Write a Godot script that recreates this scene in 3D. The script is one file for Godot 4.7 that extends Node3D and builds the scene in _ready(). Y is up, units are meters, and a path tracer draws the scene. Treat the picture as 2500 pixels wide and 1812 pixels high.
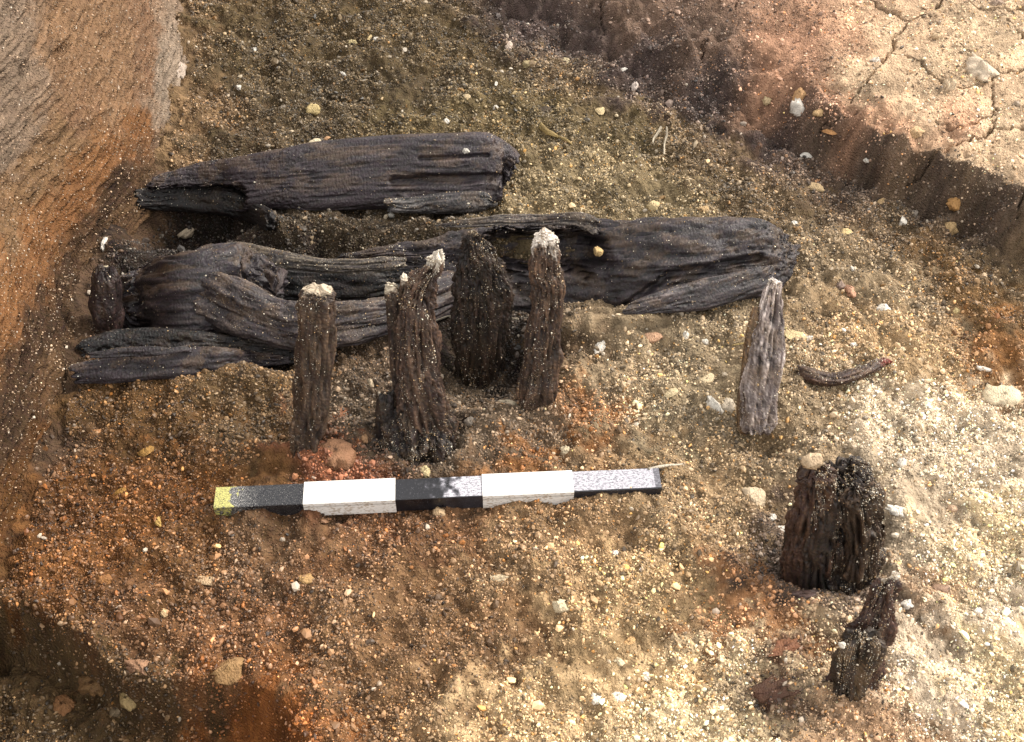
extends Node3D
# An excavation trench: two rotted logs and a row of wooden stakes in gritty, iron stained sand,
# a banded scale bar in front of them, the cut side of the trench at the left and a dried clay bank behind.

const X0 := -0.66
const Z0 := -2.0
const STEP := 0.002
const NX := 821
const NZ := 801
const WALL_SLOPE := 1.186823891   # 68 degrees

var rng := RandomNumberGenerator.new()
var heights := PackedFloat32Array()
var soil_grid := PackedColorArray()
var blotch: FastNoiseLite
var soil_w := 0
var soil_h := 0
const SOIL_STEP := 0.015
const SOIL_GAIN := 0.60          # picture brightness of a sunlit soil to its base colour
var wood_specks: Array[Transform3D] = []
var soil_mat: StandardMaterial3D
var wood_mat: StandardMaterial3D
var stone_mat: StandardMaterial3D
var plain_mats := {}
var taken := {}

var wall_foot := [Vector2(-2.6, -0.55), Vector2(-1.76, -0.545), Vector2(-1.58, -0.505), Vector2(-1.28, -0.508), Vector2(-1.13, -0.56), Vector2(-0.94, -0.532), Vector2(-0.77, -0.55), Vector2(-0.6, -0.56), Vector2(0.6, -0.58)]
var pit_edge := [Vector2(-1.2, -0.75), Vector2(-0.75, -0.68), Vector2(-0.54, -0.632), Vector2(-0.436, -0.59), Vector2(-0.389, -0.565), Vector2(-0.282, -0.555), Vector2(-0.233, -0.53), Vector2(-0.19, -0.47), Vector2(-0.12, -0.36), Vector2(0.1, 0.2), Vector2(1, 2)]
# hollows in the floor: x, z, reach across, reach in depth, depth
var hollows := [
	[-0.4382, -1.239, 0.08, 0.045, 0.085], [-0.4823, -1.069, 0.035, 0.05, 0.09], [-0.3008, -0.9916, 0.06, 0.02, 0.03], [-0.04182, -0.9991, 0.085, 0.07, 0.085],
	[-0.09764, -0.8547, 0.06, 0.03, 0.02], [-0.2657, -0.8849, 0.05, 0.05, 0.012], [0.2942, -0.8481, 0.03, 0.022, 0.022], [0.3038, -0.6981, 0.05, 0.05, 0.012],
	[-0.1982, -1.117, 0.22, 0.05, 0.035], [0.03943, -1.134, 0.12, 0.05, 0.04], [0.3551, -0.7095, 0.075, 0.06, 0.03], [-0.2115, -1.207, 0.19, 0.022, -0.022], [0.1122, -1.029, 0.14, 0.025, -0.012], [-0.3605, -0.9406, 0.2, 0.02, -0.012], [-0.244, -0.8351, 0.035, 0.02, -0.014], [-0.04951, -0.8383, 0.03, 0.02, -0.012], [0.419, -0.7568, 0.035, 0.05, -0.02], [0.3831, -0.8126, 0.06, 0.03, -0.012], [-0.04518, -0.8849, 0.05, 0.03, -0.012], [0.03588, -0.9089, 0.04, 0.022, -0.016], [0.2982, -0.9194, 0.05, 0.05, -0.01], [0.3738, -0.819, 0.06, 0.03, -0.012], [0.3384, -0.5326, 0.05, 0.02, -0.01]]


func _ready() -> void:
	rng.seed = 20240
	# ---- camera, sky, sun, exposure
	var cam := Camera3D.new()
	cam.name = "camera"
	cam.position = Vector3(0, 1.145, 0)
	cam.rotation_degrees = Vector3(-50, 0, 0)
	cam.fov = 34.0
	cam.near = 0.02
	cam.far = 300.0
	add_child(cam)
	cam.current = true
	var env := Environment.new()
	env.background_mode = Environment.BG_SKY
	var sky_mat := ProceduralSkyMaterial.new()
	sky_mat.sky_top_color = Color(0.69, 0.685, 0.68)
	sky_mat.sky_horizon_color = Color(0.73, 0.72, 0.70)
	sky_mat.sky_curve = 0.2
	sky_mat.ground_bottom_color = Color(0.3, 0.25, 0.2)
	sky_mat.ground_horizon_color = Color(0.6, 0.58, 0.55)
	var sky := Sky.new()
	sky.sky_material = sky_mat
	env.sky = sky
	env.tonemap_mode = Environment.TONE_MAPPER_LINEAR
	env.tonemap_exposure = 4.1
	env.sdfgi_enabled = true
	env.ssao_enabled = true
	env.ssil_enabled = true
	var we := WorldEnvironment.new()
	we.name = "environment"
	we.environment = env
	add_child(we)
	var sun := DirectionalLight3D.new()
	sun.name = "sun"
	sun.light_energy = 0.5
	sun.light_angular_distance = 18.0
	sun.light_color = Color(1.0, 0.97, 0.93)
	sun.shadow_enabled = true
	add_child(sun)
	sun.look_at_from_position(Vector3(0.78, 0.72, -0.34), Vector3.ZERO, Vector3.UP)

	# ---- the trench
	materials()
	make_soil_grid()
	make_ground()
	make_wall()
	# ---- wood, scale bar, stones
	make_logs()
	make_stakes()
	make_scale_bar()
	make_stones()
	make_roots()
	make_grit()


# ------------------------------------------------------------------ helpers
func numbered(called: String) -> String:
	if not taken.has(called):
		taken[called] = 0
		return called
	taken[called] += 1
	return "%s_%03d" % [called, taken[called]]


func tag(o: Node, label: String, category: String, group := "", kind := "") -> void:
	o.set_meta("label", label)
	if category:
		o.set_meta("category", category)
	if group:
		o.set_meta("group", group)
	if kind:
		o.set_meta("kind", kind)


func thing(called: String, label: String, category: String, group := "", at := Vector3.ZERO) -> Node3D:
	var o := Node3D.new()
	o.name = numbered(called)
	add_child(o)
	o.position = at
	tag(o, label, category, group)
	return o


func part(called: String, mesh: Mesh, mat: Material, parent: Node3D) -> MeshInstance3D:
	var m := MeshInstance3D.new()
	m.mesh = mesh
	m.name = called if parent != self else numbered(called)
	m.material_override = mat
	parent.add_child(m, true)
	return m


func lin8(r: float, g: float, b: float) -> Color:
	return Color(r / 255.0, g / 255.0, b / 255.0).srgb_to_linear()


func noise(frequency: float, seed_: int, octaves := 3, kind := FastNoiseLite.TYPE_SIMPLEX_SMOOTH) -> FastNoiseLite:
	var n := FastNoiseLite.new()
	n.noise_type = kind
	n.frequency = frequency
	n.seed = seed_
	n.fractal_octaves = octaves
	if octaves < 2:
		n.fractal_type = FastNoiseLite.FRACTAL_NONE
	return n


func noise_bytes(w: int, h: int, frequency: float, seed_: int, octaves := 3) -> PackedByteArray:
	var im := noise(frequency, seed_, octaves).get_image(w, h, false, false, false)
	im.convert(Image.FORMAT_L8)
	return im.get_data()


func noise_texture(size: int, frequency: float, seed_: int, octaves: int, kind := FastNoiseLite.TYPE_SIMPLEX_SMOOTH) -> NoiseTexture2D:
	var t := NoiseTexture2D.new()
	t.width = size
	t.height = size
	t.seamless = true
	t.noise = noise(frequency, seed_, octaves, kind)
	return t


func table(t: Array, x: float) -> float:
	for i in range(1, t.size()):
		if x < t[i].x or i == t.size() - 1:
			var k := clampf((x - t[i - 1].x) / (t[i].x - t[i - 1].x), 0.0, 1.0)
			return lerpf(t[i - 1].y, t[i].y, k)
	return 0.0


func materials() -> void:
	soil_mat = StandardMaterial3D.new()
	soil_mat.vertex_color_use_as_albedo = true
	soil_mat.roughness = 0.85
	soil_mat.metallic_specular = 0.3
	soil_mat.heightmap_enabled = true
	soil_mat.heightmap_texture = noise_texture(1024, 0.035, 5, 4)
	soil_mat.heightmap_scale = 0.5
	soil_mat.uv1_triplanar = true
	soil_mat.uv1_world_triplanar = true
	soil_mat.uv1_scale = Vector3(7, 7, 7)
	wood_mat = StandardMaterial3D.new()
	wood_mat.vertex_color_use_as_albedo = true
	wood_mat.roughness = 0.6
	wood_mat.metallic_specular = 0.45
	wood_mat.heightmap_enabled = true
	wood_mat.heightmap_texture = noise_texture(512, 0.05, 9, 3)
	wood_mat.heightmap_scale = 0.12
	wood_mat.uv1_triplanar = true
	wood_mat.uv1_scale = Vector3(9, 9, 9)
	stone_mat = StandardMaterial3D.new()
	stone_mat.vertex_color_use_as_albedo = true
	stone_mat.roughness = 0.7
	stone_mat.metallic_specular = 0.4
	stone_mat.heightmap_enabled = true
	stone_mat.heightmap_texture = soil_mat.heightmap_texture
	stone_mat.heightmap_scale = 0.2
	stone_mat.uv1_triplanar = true
	stone_mat.uv1_scale = Vector3(9, 9, 9)


func grid_mesh(verts: PackedVector3Array, cols: PackedColorArray, w: int, h: int, wrap := false) -> ArrayMesh:
	# a w by h sheet of vertices (row after row) with smooth normals; wrap joins the last column to the first
	var normals := PackedVector3Array()
	normals.resize(verts.size())
	for j in h:
		var ja := maxi(j - 1, 0) * w
		var jb := mini(j + 1, h - 1) * w
		for i in w:
			var ia := i - 1
			var ib := i + 1
			if wrap:
				ia = (ia + w) % w
				ib = ib % w
			else:
				ia = maxi(ia, 0)
				ib = mini(ib, w - 1)
			var du := verts[j * w + ib] - verts[j * w + ia]
			var dv := verts[jb + i] - verts[ja + i]
			normals[j * w + i] = dv.cross(du).normalized()
	var idx := PackedInt32Array()
	var wi := w if wrap else w - 1
	idx.resize(wi * (h - 1) * 6)
	var k := 0
	for j in h - 1:
		for i in wi:
			var a := j * w + i
			var b := j * w + (i + 1) % w
			idx[k] = a
			idx[k + 1] = b
			idx[k + 2] = a + w
			idx[k + 3] = b
			idx[k + 4] = b + w
			idx[k + 5] = a + w
			k += 6
	var arrays := []
	arrays.resize(Mesh.ARRAY_MAX)
	arrays[Mesh.ARRAY_VERTEX] = verts
	arrays[Mesh.ARRAY_NORMAL] = normals
	arrays[Mesh.ARRAY_COLOR] = cols
	arrays[Mesh.ARRAY_INDEX] = idx
	var m := ArrayMesh.new()
	m.add_surface_from_arrays(Mesh.PRIMITIVE_TRIANGLES, arrays)
	return m


# ------------------------------------------------------------------ soil colours
func make_soil_grid() -> void:
	# floor soil colours and their spots; the darkest ones also paint shade between timbers
	var soils := [
		[Color8(104, 86, 56), [Vector2(-0.4624, -1.686), Vector2(-0.314, -1.662), Vector2(-0.1707, -1.686), Vector2(-0.4038, -1.578), Vector2(-0.0954, -1.613)]],
		[Color8(98, 82, 56), [Vector2(-0.3684, -1.521), Vector2(-0.2304, -1.521), Vector2(-0.2915, -1.445), Vector2(-0.4296, -1.383), Vector2(-0.1269, -1.521)]],
		[Color8(145, 115, 78), [Vector2(-0.4639, -1.474), Vector2(-0.4647, -1.36), Vector2(-0.4926, -1.375), Vector2(-0.5306, -1.671)]],
		[Color8(122, 104, 68), [Vector2(-0.1569, -1.439), Vector2(-0.02319, -1.488), Vector2(0.04467, -1.466), Vector2(0.1767, -1.413), Vector2(-0.09035, -1.455)]],
		[Color8(152, 132, 94), [Vector2(0.07428, -1.313), Vector2(0.1685, -1.285), Vector2(0.1408, -1.362), Vector2(0.02904, -1.275), Vector2(0.231, -1.275)]],
		[Color8(128, 106, 74), [Vector2(0.2683, -1.333), Vector2(0.3257, -1.275), Vector2(0.2431, -1.413), Vector2(0.08129, -1.566)]],
		[Color8(96, 80, 72), [Vector2(0.03365, -1.702), Vector2(0.1186, -1.63), Vector2(0.1997, -1.561), Vector2(0.2894, -1.477), Vector2(0.3863, -1.393)]],
		[Color8(104, 86, 70), [Vector2(0.4903, -1.313), Vector2(0.5697, -1.257), Vector2(0.636, -1.205), Vector2(0.4334, -1.365)]],
		[Color8(132, 106, 86), [Vector2(0.2222, -1.626), Vector2(0.2858, -1.551), Vector2(0.1893, -1.667), Vector2(0.3202, -1.588)]],
		[Color8(176, 132, 100), [Vector2(0.3822, -1.545), Vector2(0.4144, -1.49), Vector2(0.4615, -1.416), Vector2(0.4856, -1.368), Vector2(0.452, -1.569), Vector2(0.3874, -1.462)]],
		[Color8(216, 184, 142), [Vector2(0.5576, -1.561), Vector2(0.6303, -1.463), Vector2(0.7147, -1.55), Vector2(0.69, -1.364), Vector2(0.5832, -1.389), Vector2(0.653, -1.285), Vector2(0.5265, -1.46)]],
		[Color8(214, 165, 124), [Vector2(0.5468, -1.363), Vector2(0.5312, -1.562), Vector2(0.6349, -1.367)]],
		[Color8(112, 92, 64), [Vector2(0.539, -1.239), Vector2(0.6152, -1.168), Vector2(0.6519, -1.101), Vector2(0.3847, -1.248)]],
		[Color8(166, 142, 106), [Vector2(0.4576, -1.134), Vector2(0.5311, -1.061), Vector2(0.4154, -1.168), Vector2(0.5139, -1.117)]],
		[Color8(140, 106, 62), [Vector2(0.5852, -1.093), Vector2(0.5728, -1.168), Vector2(0.6085, -1.069)]],
		[Color8(164, 112, 58), [Vector2(0.6073, -1.018), Vector2(0.5798, -0.9991)]],
		[Color8(192, 158, 110), [Vector2(0.4371, -1.022), Vector2(0.5459, -0.9991), Vector2(0.4894, -0.9991), Vector2(0.5096, -0.9622)]],
		[Color8(226, 202, 164), [Vector2(0.462, -0.9194), Vector2(0.5026, -0.9055), Vector2(0.5682, -0.8647), Vector2(0.5149, -0.8647), Vector2(0.4509, -0.8647)]],
		[Color8(164, 142, 108), [Vector2(0.1503, -1.004), Vector2(0.2607, -0.9761), Vector2(0.1187, -0.9335), Vector2(0.2377, -1.032)]],
		[Color8(180, 158, 120), [Vector2(0.2011, -0.9335), Vector2(0.1705, -0.8917), Vector2(0.2311, -0.9049), Vector2(0.2527, -1.006)]],
		[Color8(168, 140, 100), [Vector2(0.2191, -0.8383), Vector2(0.1506, -0.8383), Vector2(0.2619, -0.7999), Vector2(0.06092, -0.8318)]],
		[Color8(172, 116, 62), [Vector2(0.01888, -0.8286), Vector2(0.09548, -0.905), Vector2(0.03974, -0.8222), Vector2(0.08927, -0.8848)]],
		[Color8(140, 118, 92), [Vector2(0.02464, -0.8771), Vector2(-0.01842, -0.9037), Vector2(-0.03936, -0.863), Vector2(0.0565, -0.8647)]],
		[Color8(118, 100, 78), [Vector2(-0.07113, -0.8449), Vector2(-0.1922, -0.9057), Vector2(-0.1678, -0.867), Vector2(-0.06732, -1.008)]],
		[Color8(160, 100, 66), [Vector2(-0.2063, -0.8294), Vector2(-0.1952, -0.8188)]],
		[Color8(122, 96, 62), [Vector2(-0.3125, -0.9083), Vector2(-0.2923, -0.9341), Vector2(-0.3277, -0.8657), Vector2(-0.3564, -0.9174)]],
		[Color8(108, 78, 42), [Vector2(-0.3863, -0.8986), Vector2(-0.4526, -0.9054), Vector2(-0.4951, -0.9037), Vector2(-0.4125, -0.8647)]],
		[Color8(126, 82, 38), [Vector2(-0.4069, -0.8062), Vector2(-0.4778, -0.775), Vector2(-0.4206, -0.7448), Vector2(-0.3653, -0.7751), Vector2(-0.436, -0.6981), Vector2(-0.5085, -0.7142), Vector2(-0.4999, -0.6584)]],
		[Color8(128, 90, 50), [Vector2(-0.2979, -0.8063), Vector2(-0.3531, -0.7038), Vector2(-0.331, -0.819), Vector2(-0.357, -0.6699)]],
		[Color8(116, 88, 60), [Vector2(-0.2831, -0.6981), Vector2(-0.247, -0.727), Vector2(-0.2605, -0.6755)]],
		[Color8(138, 98, 62), [Vector2(-0.142, -0.727), Vector2(-0.06682, -0.7212), Vector2(-0.2042, -0.6981), Vector2(-0.2467, -0.6425), Vector2(-0.3981, -0.6317), Vector2(-0.3222, -0.6053)]],
		[Color8(148, 102, 60), [Vector2(-0.2482, -0.5796), Vector2(-0.3293, -0.5645), Vector2(-0.2718, -0.6158)]],
		[Color8(148, 112, 74), [Vector2(-0.179, -0.6371), Vector2(-0.1132, -0.6588), Vector2(-0.09608, -0.6053), Vector2(-0.01601, -0.6053), Vector2(-0.132, -0.5796)]],
		[Color8(136, 102, 66), [Vector2(-0.1533, -0.5546), Vector2(-0.1935, -0.5898), Vector2(-0.07103, -0.5645), Vector2(-0.04991, -0.6425)]],
		[Color8(166, 132, 90), [Vector2(0.03291, -0.7212), Vector2(0.108, -0.727), Vector2(-0.0359, -0.6644), Vector2(0.03202, -0.6644), Vector2(-0.06055, -0.5254)]],
		[Color8(192, 158, 108), [Vector2(0.1054, -0.6755), Vector2(0.1795, -0.6867), Vector2(0.1253, -0.6053), Vector2(0.05392, -0.5796), Vector2(0.1656, -0.6371)]],
		[Color8(178, 148, 106), [Vector2(0.1851, -0.7508), Vector2(0.2447, -0.7396), Vector2(0.2295, -0.7874)]],
		[Color8(218, 182, 128), [Vector2(0.02952, -0.5064), Vector2(0.09761, -0.5254), Vector2(0.1679, -0.5546), Vector2(-0.01513, -0.4971)]],
		[Color8(230, 202, 152), [Vector2(0.1629, -0.4971), Vector2(0.2303, -0.5017), Vector2(0.2253, -0.5746), Vector2(0.1181, -0.4924)]],
		[Color8(176, 124, 76), [Vector2(0.2687, -0.6212), Vector2(0.2909, -0.639), Vector2(0.2212, -0.6211), Vector2(0.256, -0.6665)]],
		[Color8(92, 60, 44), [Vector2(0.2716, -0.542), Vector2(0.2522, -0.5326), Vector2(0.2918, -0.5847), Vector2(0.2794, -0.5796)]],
		[Color8(112, 94, 80), [Vector2(0.2809, -0.7267), Vector2(0.2821, -0.6941), Vector2(0.3185, -0.6676), Vector2(0.3593, -0.674)]],
		[Color8(208, 180, 136), [Vector2(0.3146, -0.6107), Vector2(0.3017, -0.5594), Vector2(0.2545, -0.5847)]],
		[Color8(216, 192, 156), [Vector2(0.4435, -0.7392), Vector2(0.4753, -0.806), Vector2(0.4435, -0.8128), Vector2(0.3977, -0.8302), Vector2(0.4527, -0.6995)]],
		[Color8(232, 204, 152), [Vector2(0.4775, -0.6812), Vector2(0.5376, -0.7448), Vector2(0.4917, -0.5645), Vector2(0.4967, -0.4971)]],
		[Color8(232, 208, 172), [Vector2(0.4205, -0.535), Vector2(0.4361, -0.6053), Vector2(0.5197, -0.6371), Vector2(0.5533, -0.8062), Vector2(0.4456, -0.5064)]],
		[Color8(198, 158, 116), [Vector2(0.3649, -0.5062), Vector2(0.3431, -0.5139), Vector2(0.4484, -0.6594)]],
		[Color8(168, 144, 108), [Vector2(0.3511, -0.8471), Vector2(0.3784, -0.8143), Vector2(0.3508, -0.91), Vector2(0.2496, -0.8772)]],
		[Color8(104, 80, 58), [Vector2(-0.5624, -1.041), Vector2(-0.571, -0.9636), Vector2(-0.5752, -0.8934), Vector2(-0.5466, -1.175), Vector2(-0.5316, -1.251), Vector2(-0.5088, -1.284), Vector2(-0.5716, -1.105), Vector2(-0.5738, -0.8272)]],
		[Color8(50, 41, 34), [Vector2(-0.5, -1.25), Vector2(-0.4429, -1.269), Vector2(-0.487, -1.168), Vector2(-0.4245, -1.257), Vector2(-0.5131, -1.201), Vector2(-0.4702, -1.28), Vector2(-0.04397, -1.041), Vector2(-0.0792, -1.045), Vector2(-0.002357, -1.033), Vector2(-0.0935, -0.8615), Vector2(-0.147, -0.8706), Vector2(-0.3284, -0.9982), Vector2(-0.2638, -1.144), Vector2(-0.4581, -1.282), Vector2(-0.4878, -1.11), Vector2(-0.3944, -1.268), Vector2(-0.3648, -1.26), Vector2(-0.4519, -1.171), Vector2(-0.5001, -1.138), Vector2(-0.3005, -1.173)]],  # organic stain round the wood, plus painted shade in gaps between timbers
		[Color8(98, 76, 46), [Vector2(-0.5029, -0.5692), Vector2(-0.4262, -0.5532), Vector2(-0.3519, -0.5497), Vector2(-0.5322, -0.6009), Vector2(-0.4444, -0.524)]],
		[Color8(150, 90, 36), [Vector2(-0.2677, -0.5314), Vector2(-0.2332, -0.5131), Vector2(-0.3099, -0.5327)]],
		[Color8(84, 70, 50), [Vector2(-0.2941, -1.195), Vector2(-0.2515, -1.19), Vector2(-0.2027, -1.194), Vector2(-0.1422, -1.2), Vector2(-0.0958, -1.238)]],  # darkened to paint the shade in the gap below the upper log
	]
	soil_w = int(ceil((NX - 1) * STEP / SOIL_STEP)) + 2
	soil_h = int(ceil((NZ - 1) * STEP / SOIL_STEP)) + 2
	soil_grid.resize(soil_w * soil_h)
	var at := PackedVector2Array()
	var of := PackedColorArray()
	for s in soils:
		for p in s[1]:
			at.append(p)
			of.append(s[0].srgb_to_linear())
	for j in soil_h:
		for i in soil_w:
			var p := Vector2(X0 + i * SOIL_STEP, Z0 + j * SOIL_STEP)
			var total := 0.0
			var c := Vector3.ZERO
			for k in at.size():
				var d := (p - at[k]).length_squared() + 0.00012
				var wgt := 1.0 / (d * d)
				total += wgt
				c += Vector3(of[k].r, of[k].g, of[k].b) * wgt
			c /= total
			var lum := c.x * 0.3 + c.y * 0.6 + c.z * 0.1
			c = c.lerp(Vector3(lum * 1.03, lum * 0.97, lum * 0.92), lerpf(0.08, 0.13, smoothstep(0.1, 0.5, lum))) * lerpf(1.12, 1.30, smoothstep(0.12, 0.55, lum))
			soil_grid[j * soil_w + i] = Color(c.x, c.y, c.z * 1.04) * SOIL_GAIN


func soil_at(x: float, z: float) -> Color:
	var u := clampf((x - X0) / SOIL_STEP, 0.0, soil_w - 1.001)
	var v := clampf((z - Z0) / SOIL_STEP, 0.0, soil_h - 1.001)
	var i := int(u)
	var j := int(v)
	var k := j * soil_w + i
	if blotch == null:
		blotch = noise(11.0, 88, 4)
	var t := 1.0 + 0.55 * blotch.get_noise_2d(x, z)
	return t * soil_grid[k].lerp(soil_grid[k + 1], u - i).lerp(soil_grid[k + soil_w].lerp(soil_grid[k + soil_w + 1], u - i), v - j)


# ------------------------------------------------------------------ floor, bank and pit
func bank_distance(x: float, z: float) -> float:
	return (x - 0.405) * 0.636 - (z + 1.383) * 0.77


func bank_width(x: float) -> float:
	return 0.15 - 0.108 * smoothstep(0.22, 0.50, x)


func shape(x: float, z: float, foot: float, edge: float, wobble: float) -> float:
	var d := bank_distance(x, z) + wobble * 0.012
	var h := 0.0
	if d > 0.0:
		var w := bank_width(x)
		h = 0.07 * (1.0 - pow(1.0 - minf(d / w, 1.0), 1.4)) + clampf(d - w, 0.0, 1.2) * 0.08
	var e := clampf(1.0 - (x - foot) / 0.08, 0.0, 1.3)
	h += 0.009 * e * e
	var q := (z - edge) * 0.85 + wobble * 0.010
	if q > -0.004:
		h -= 0.085 * smoothstep(-0.004, 0.03, q)
	return h


func make_ground() -> void:
	var coarse := noise_bytes(NX, NZ, 0.006, 11, 2)
	var middle := noise_bytes(NX, NZ, 0.03, 12, 3)
	var fine := noise_bytes(NX, NZ, 0.16, 13, 2)
	var tone := noise_bytes(NX, NZ, 0.045, 14, 3)
	heights.resize(NX * NZ)
	var edges := PackedFloat32Array()
	edges.resize(NX)
	for i in NX:
		edges[i] = table(pit_edge, X0 + i * STEP)
	for j in NZ:
		var z := Z0 + j * STEP
		var foot := table(wall_foot, z)
		for i in NX:
			var k := j * NX + i
			var x := X0 + i * STEP
			var b := bank_distance(x, z)
			var calm := 1.0 - 0.6 * smoothstep(0.0, 0.02, b)
			heights[k] = shape(x, z, foot, edges[i], (coarse[k] - 128) / 64.0 + (middle[k] - 128) / 260.0) + (coarse[k] - 128) * 0.00007 + ((middle[k] - 128) * 0.00014 + (fine[k] - 128) * 0.00002) * calm
	for d in hollows:
		var reach := 1.7
		for j in range(maxi(0, int((d[1] - d[3] * reach - Z0) / STEP)), mini(NZ, int((d[1] + d[3] * reach - Z0) / STEP))):
			for i in range(maxi(0, int((d[0] - d[2] * reach - X0) / STEP)), mini(NX, int((d[0] + d[2] * reach - X0) / STEP))):
				var u: float = (X0 + i * STEP - d[0]) / d[2]
				var v: float = (Z0 + j * STEP - d[1]) / d[3]
				heights[j * NX + i] -= d[4] * exp(-pow(u * u + v * v, 1.5))
	for j in NZ:
		for i in NX:
			var b := bank_distance(X0 + i * STEP, Z0 + j * STEP)
			if b > -0.02 and b < 0.12:
				var k := j * NX + i
				var near := smoothstep(-0.02, 0.02, b) * (1.0 - smoothstep(0.06, 0.12, b))
				heights[k] += near * ((coarse[(k * 1 + 40 * NX) % (NX * NZ)] - 128) * 0.0001 + (middle[k] - 128) * 0.00010 + (tone[k] - 128) * 0.00006)
	cracks()
	# the fine sheet, then rings of far ground round it
	var xs := PackedFloat32Array([-60.0, -15.0, -4.0, -1.5])
	var zs := PackedFloat32Array([-60.0, -15.0, -5.0, -2.6])
	for i in NX:
		xs.append(X0 + i * STEP)
	for j in NZ:
		zs.append(Z0 + j * STEP)
	xs.append_array(PackedFloat32Array([1.2, 2.0, 5.0, 15.0, 60.0]))
	zs.append_array(PackedFloat32Array([-0.2, 0.3, 1.5, 5.0, 15.0, 60.0]))
	var w := xs.size()
	var h := zs.size()
	var verts := PackedVector3Array()
	var cols := PackedColorArray()
	verts.resize(w * h)
	cols.resize(w * h)
	for j in h:
		var gj := clampi(j - 4, 0, NZ - 1)
		for i in w:
			var gi := clampi(i - 4, 0, NX - 1)
			var k := gj * NX + gi
			var x := xs[i]
			var z := zs[j]
			verts[j * w + i] = Vector3(x, heights[k], z)
			var warp := 0.0006 if bank_distance(x, z) < -0.02 else 0.00012
			var d := bank_distance(x, z) + (coarse[k] - 128) / 64.0 * 0.012
			var out := 0.0
			if d > 0.0 and x > 0.2:
				# the face is dark wet clay up to its lip, the dry crust begins there
				var bw := bank_width(x)
				out = 0.025 if d > bw else -minf(d * 0.6, 0.03)
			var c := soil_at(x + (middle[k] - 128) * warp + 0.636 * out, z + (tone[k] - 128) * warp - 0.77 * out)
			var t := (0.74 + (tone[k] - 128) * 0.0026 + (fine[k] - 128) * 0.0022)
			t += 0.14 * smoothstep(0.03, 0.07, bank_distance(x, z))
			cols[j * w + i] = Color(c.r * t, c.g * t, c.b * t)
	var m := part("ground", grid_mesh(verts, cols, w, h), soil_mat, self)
	tag(m, "gritty sandy trench floor, stained from orange brown to cream, rising to a cracked clay bank", "", "", "structure")


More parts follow.
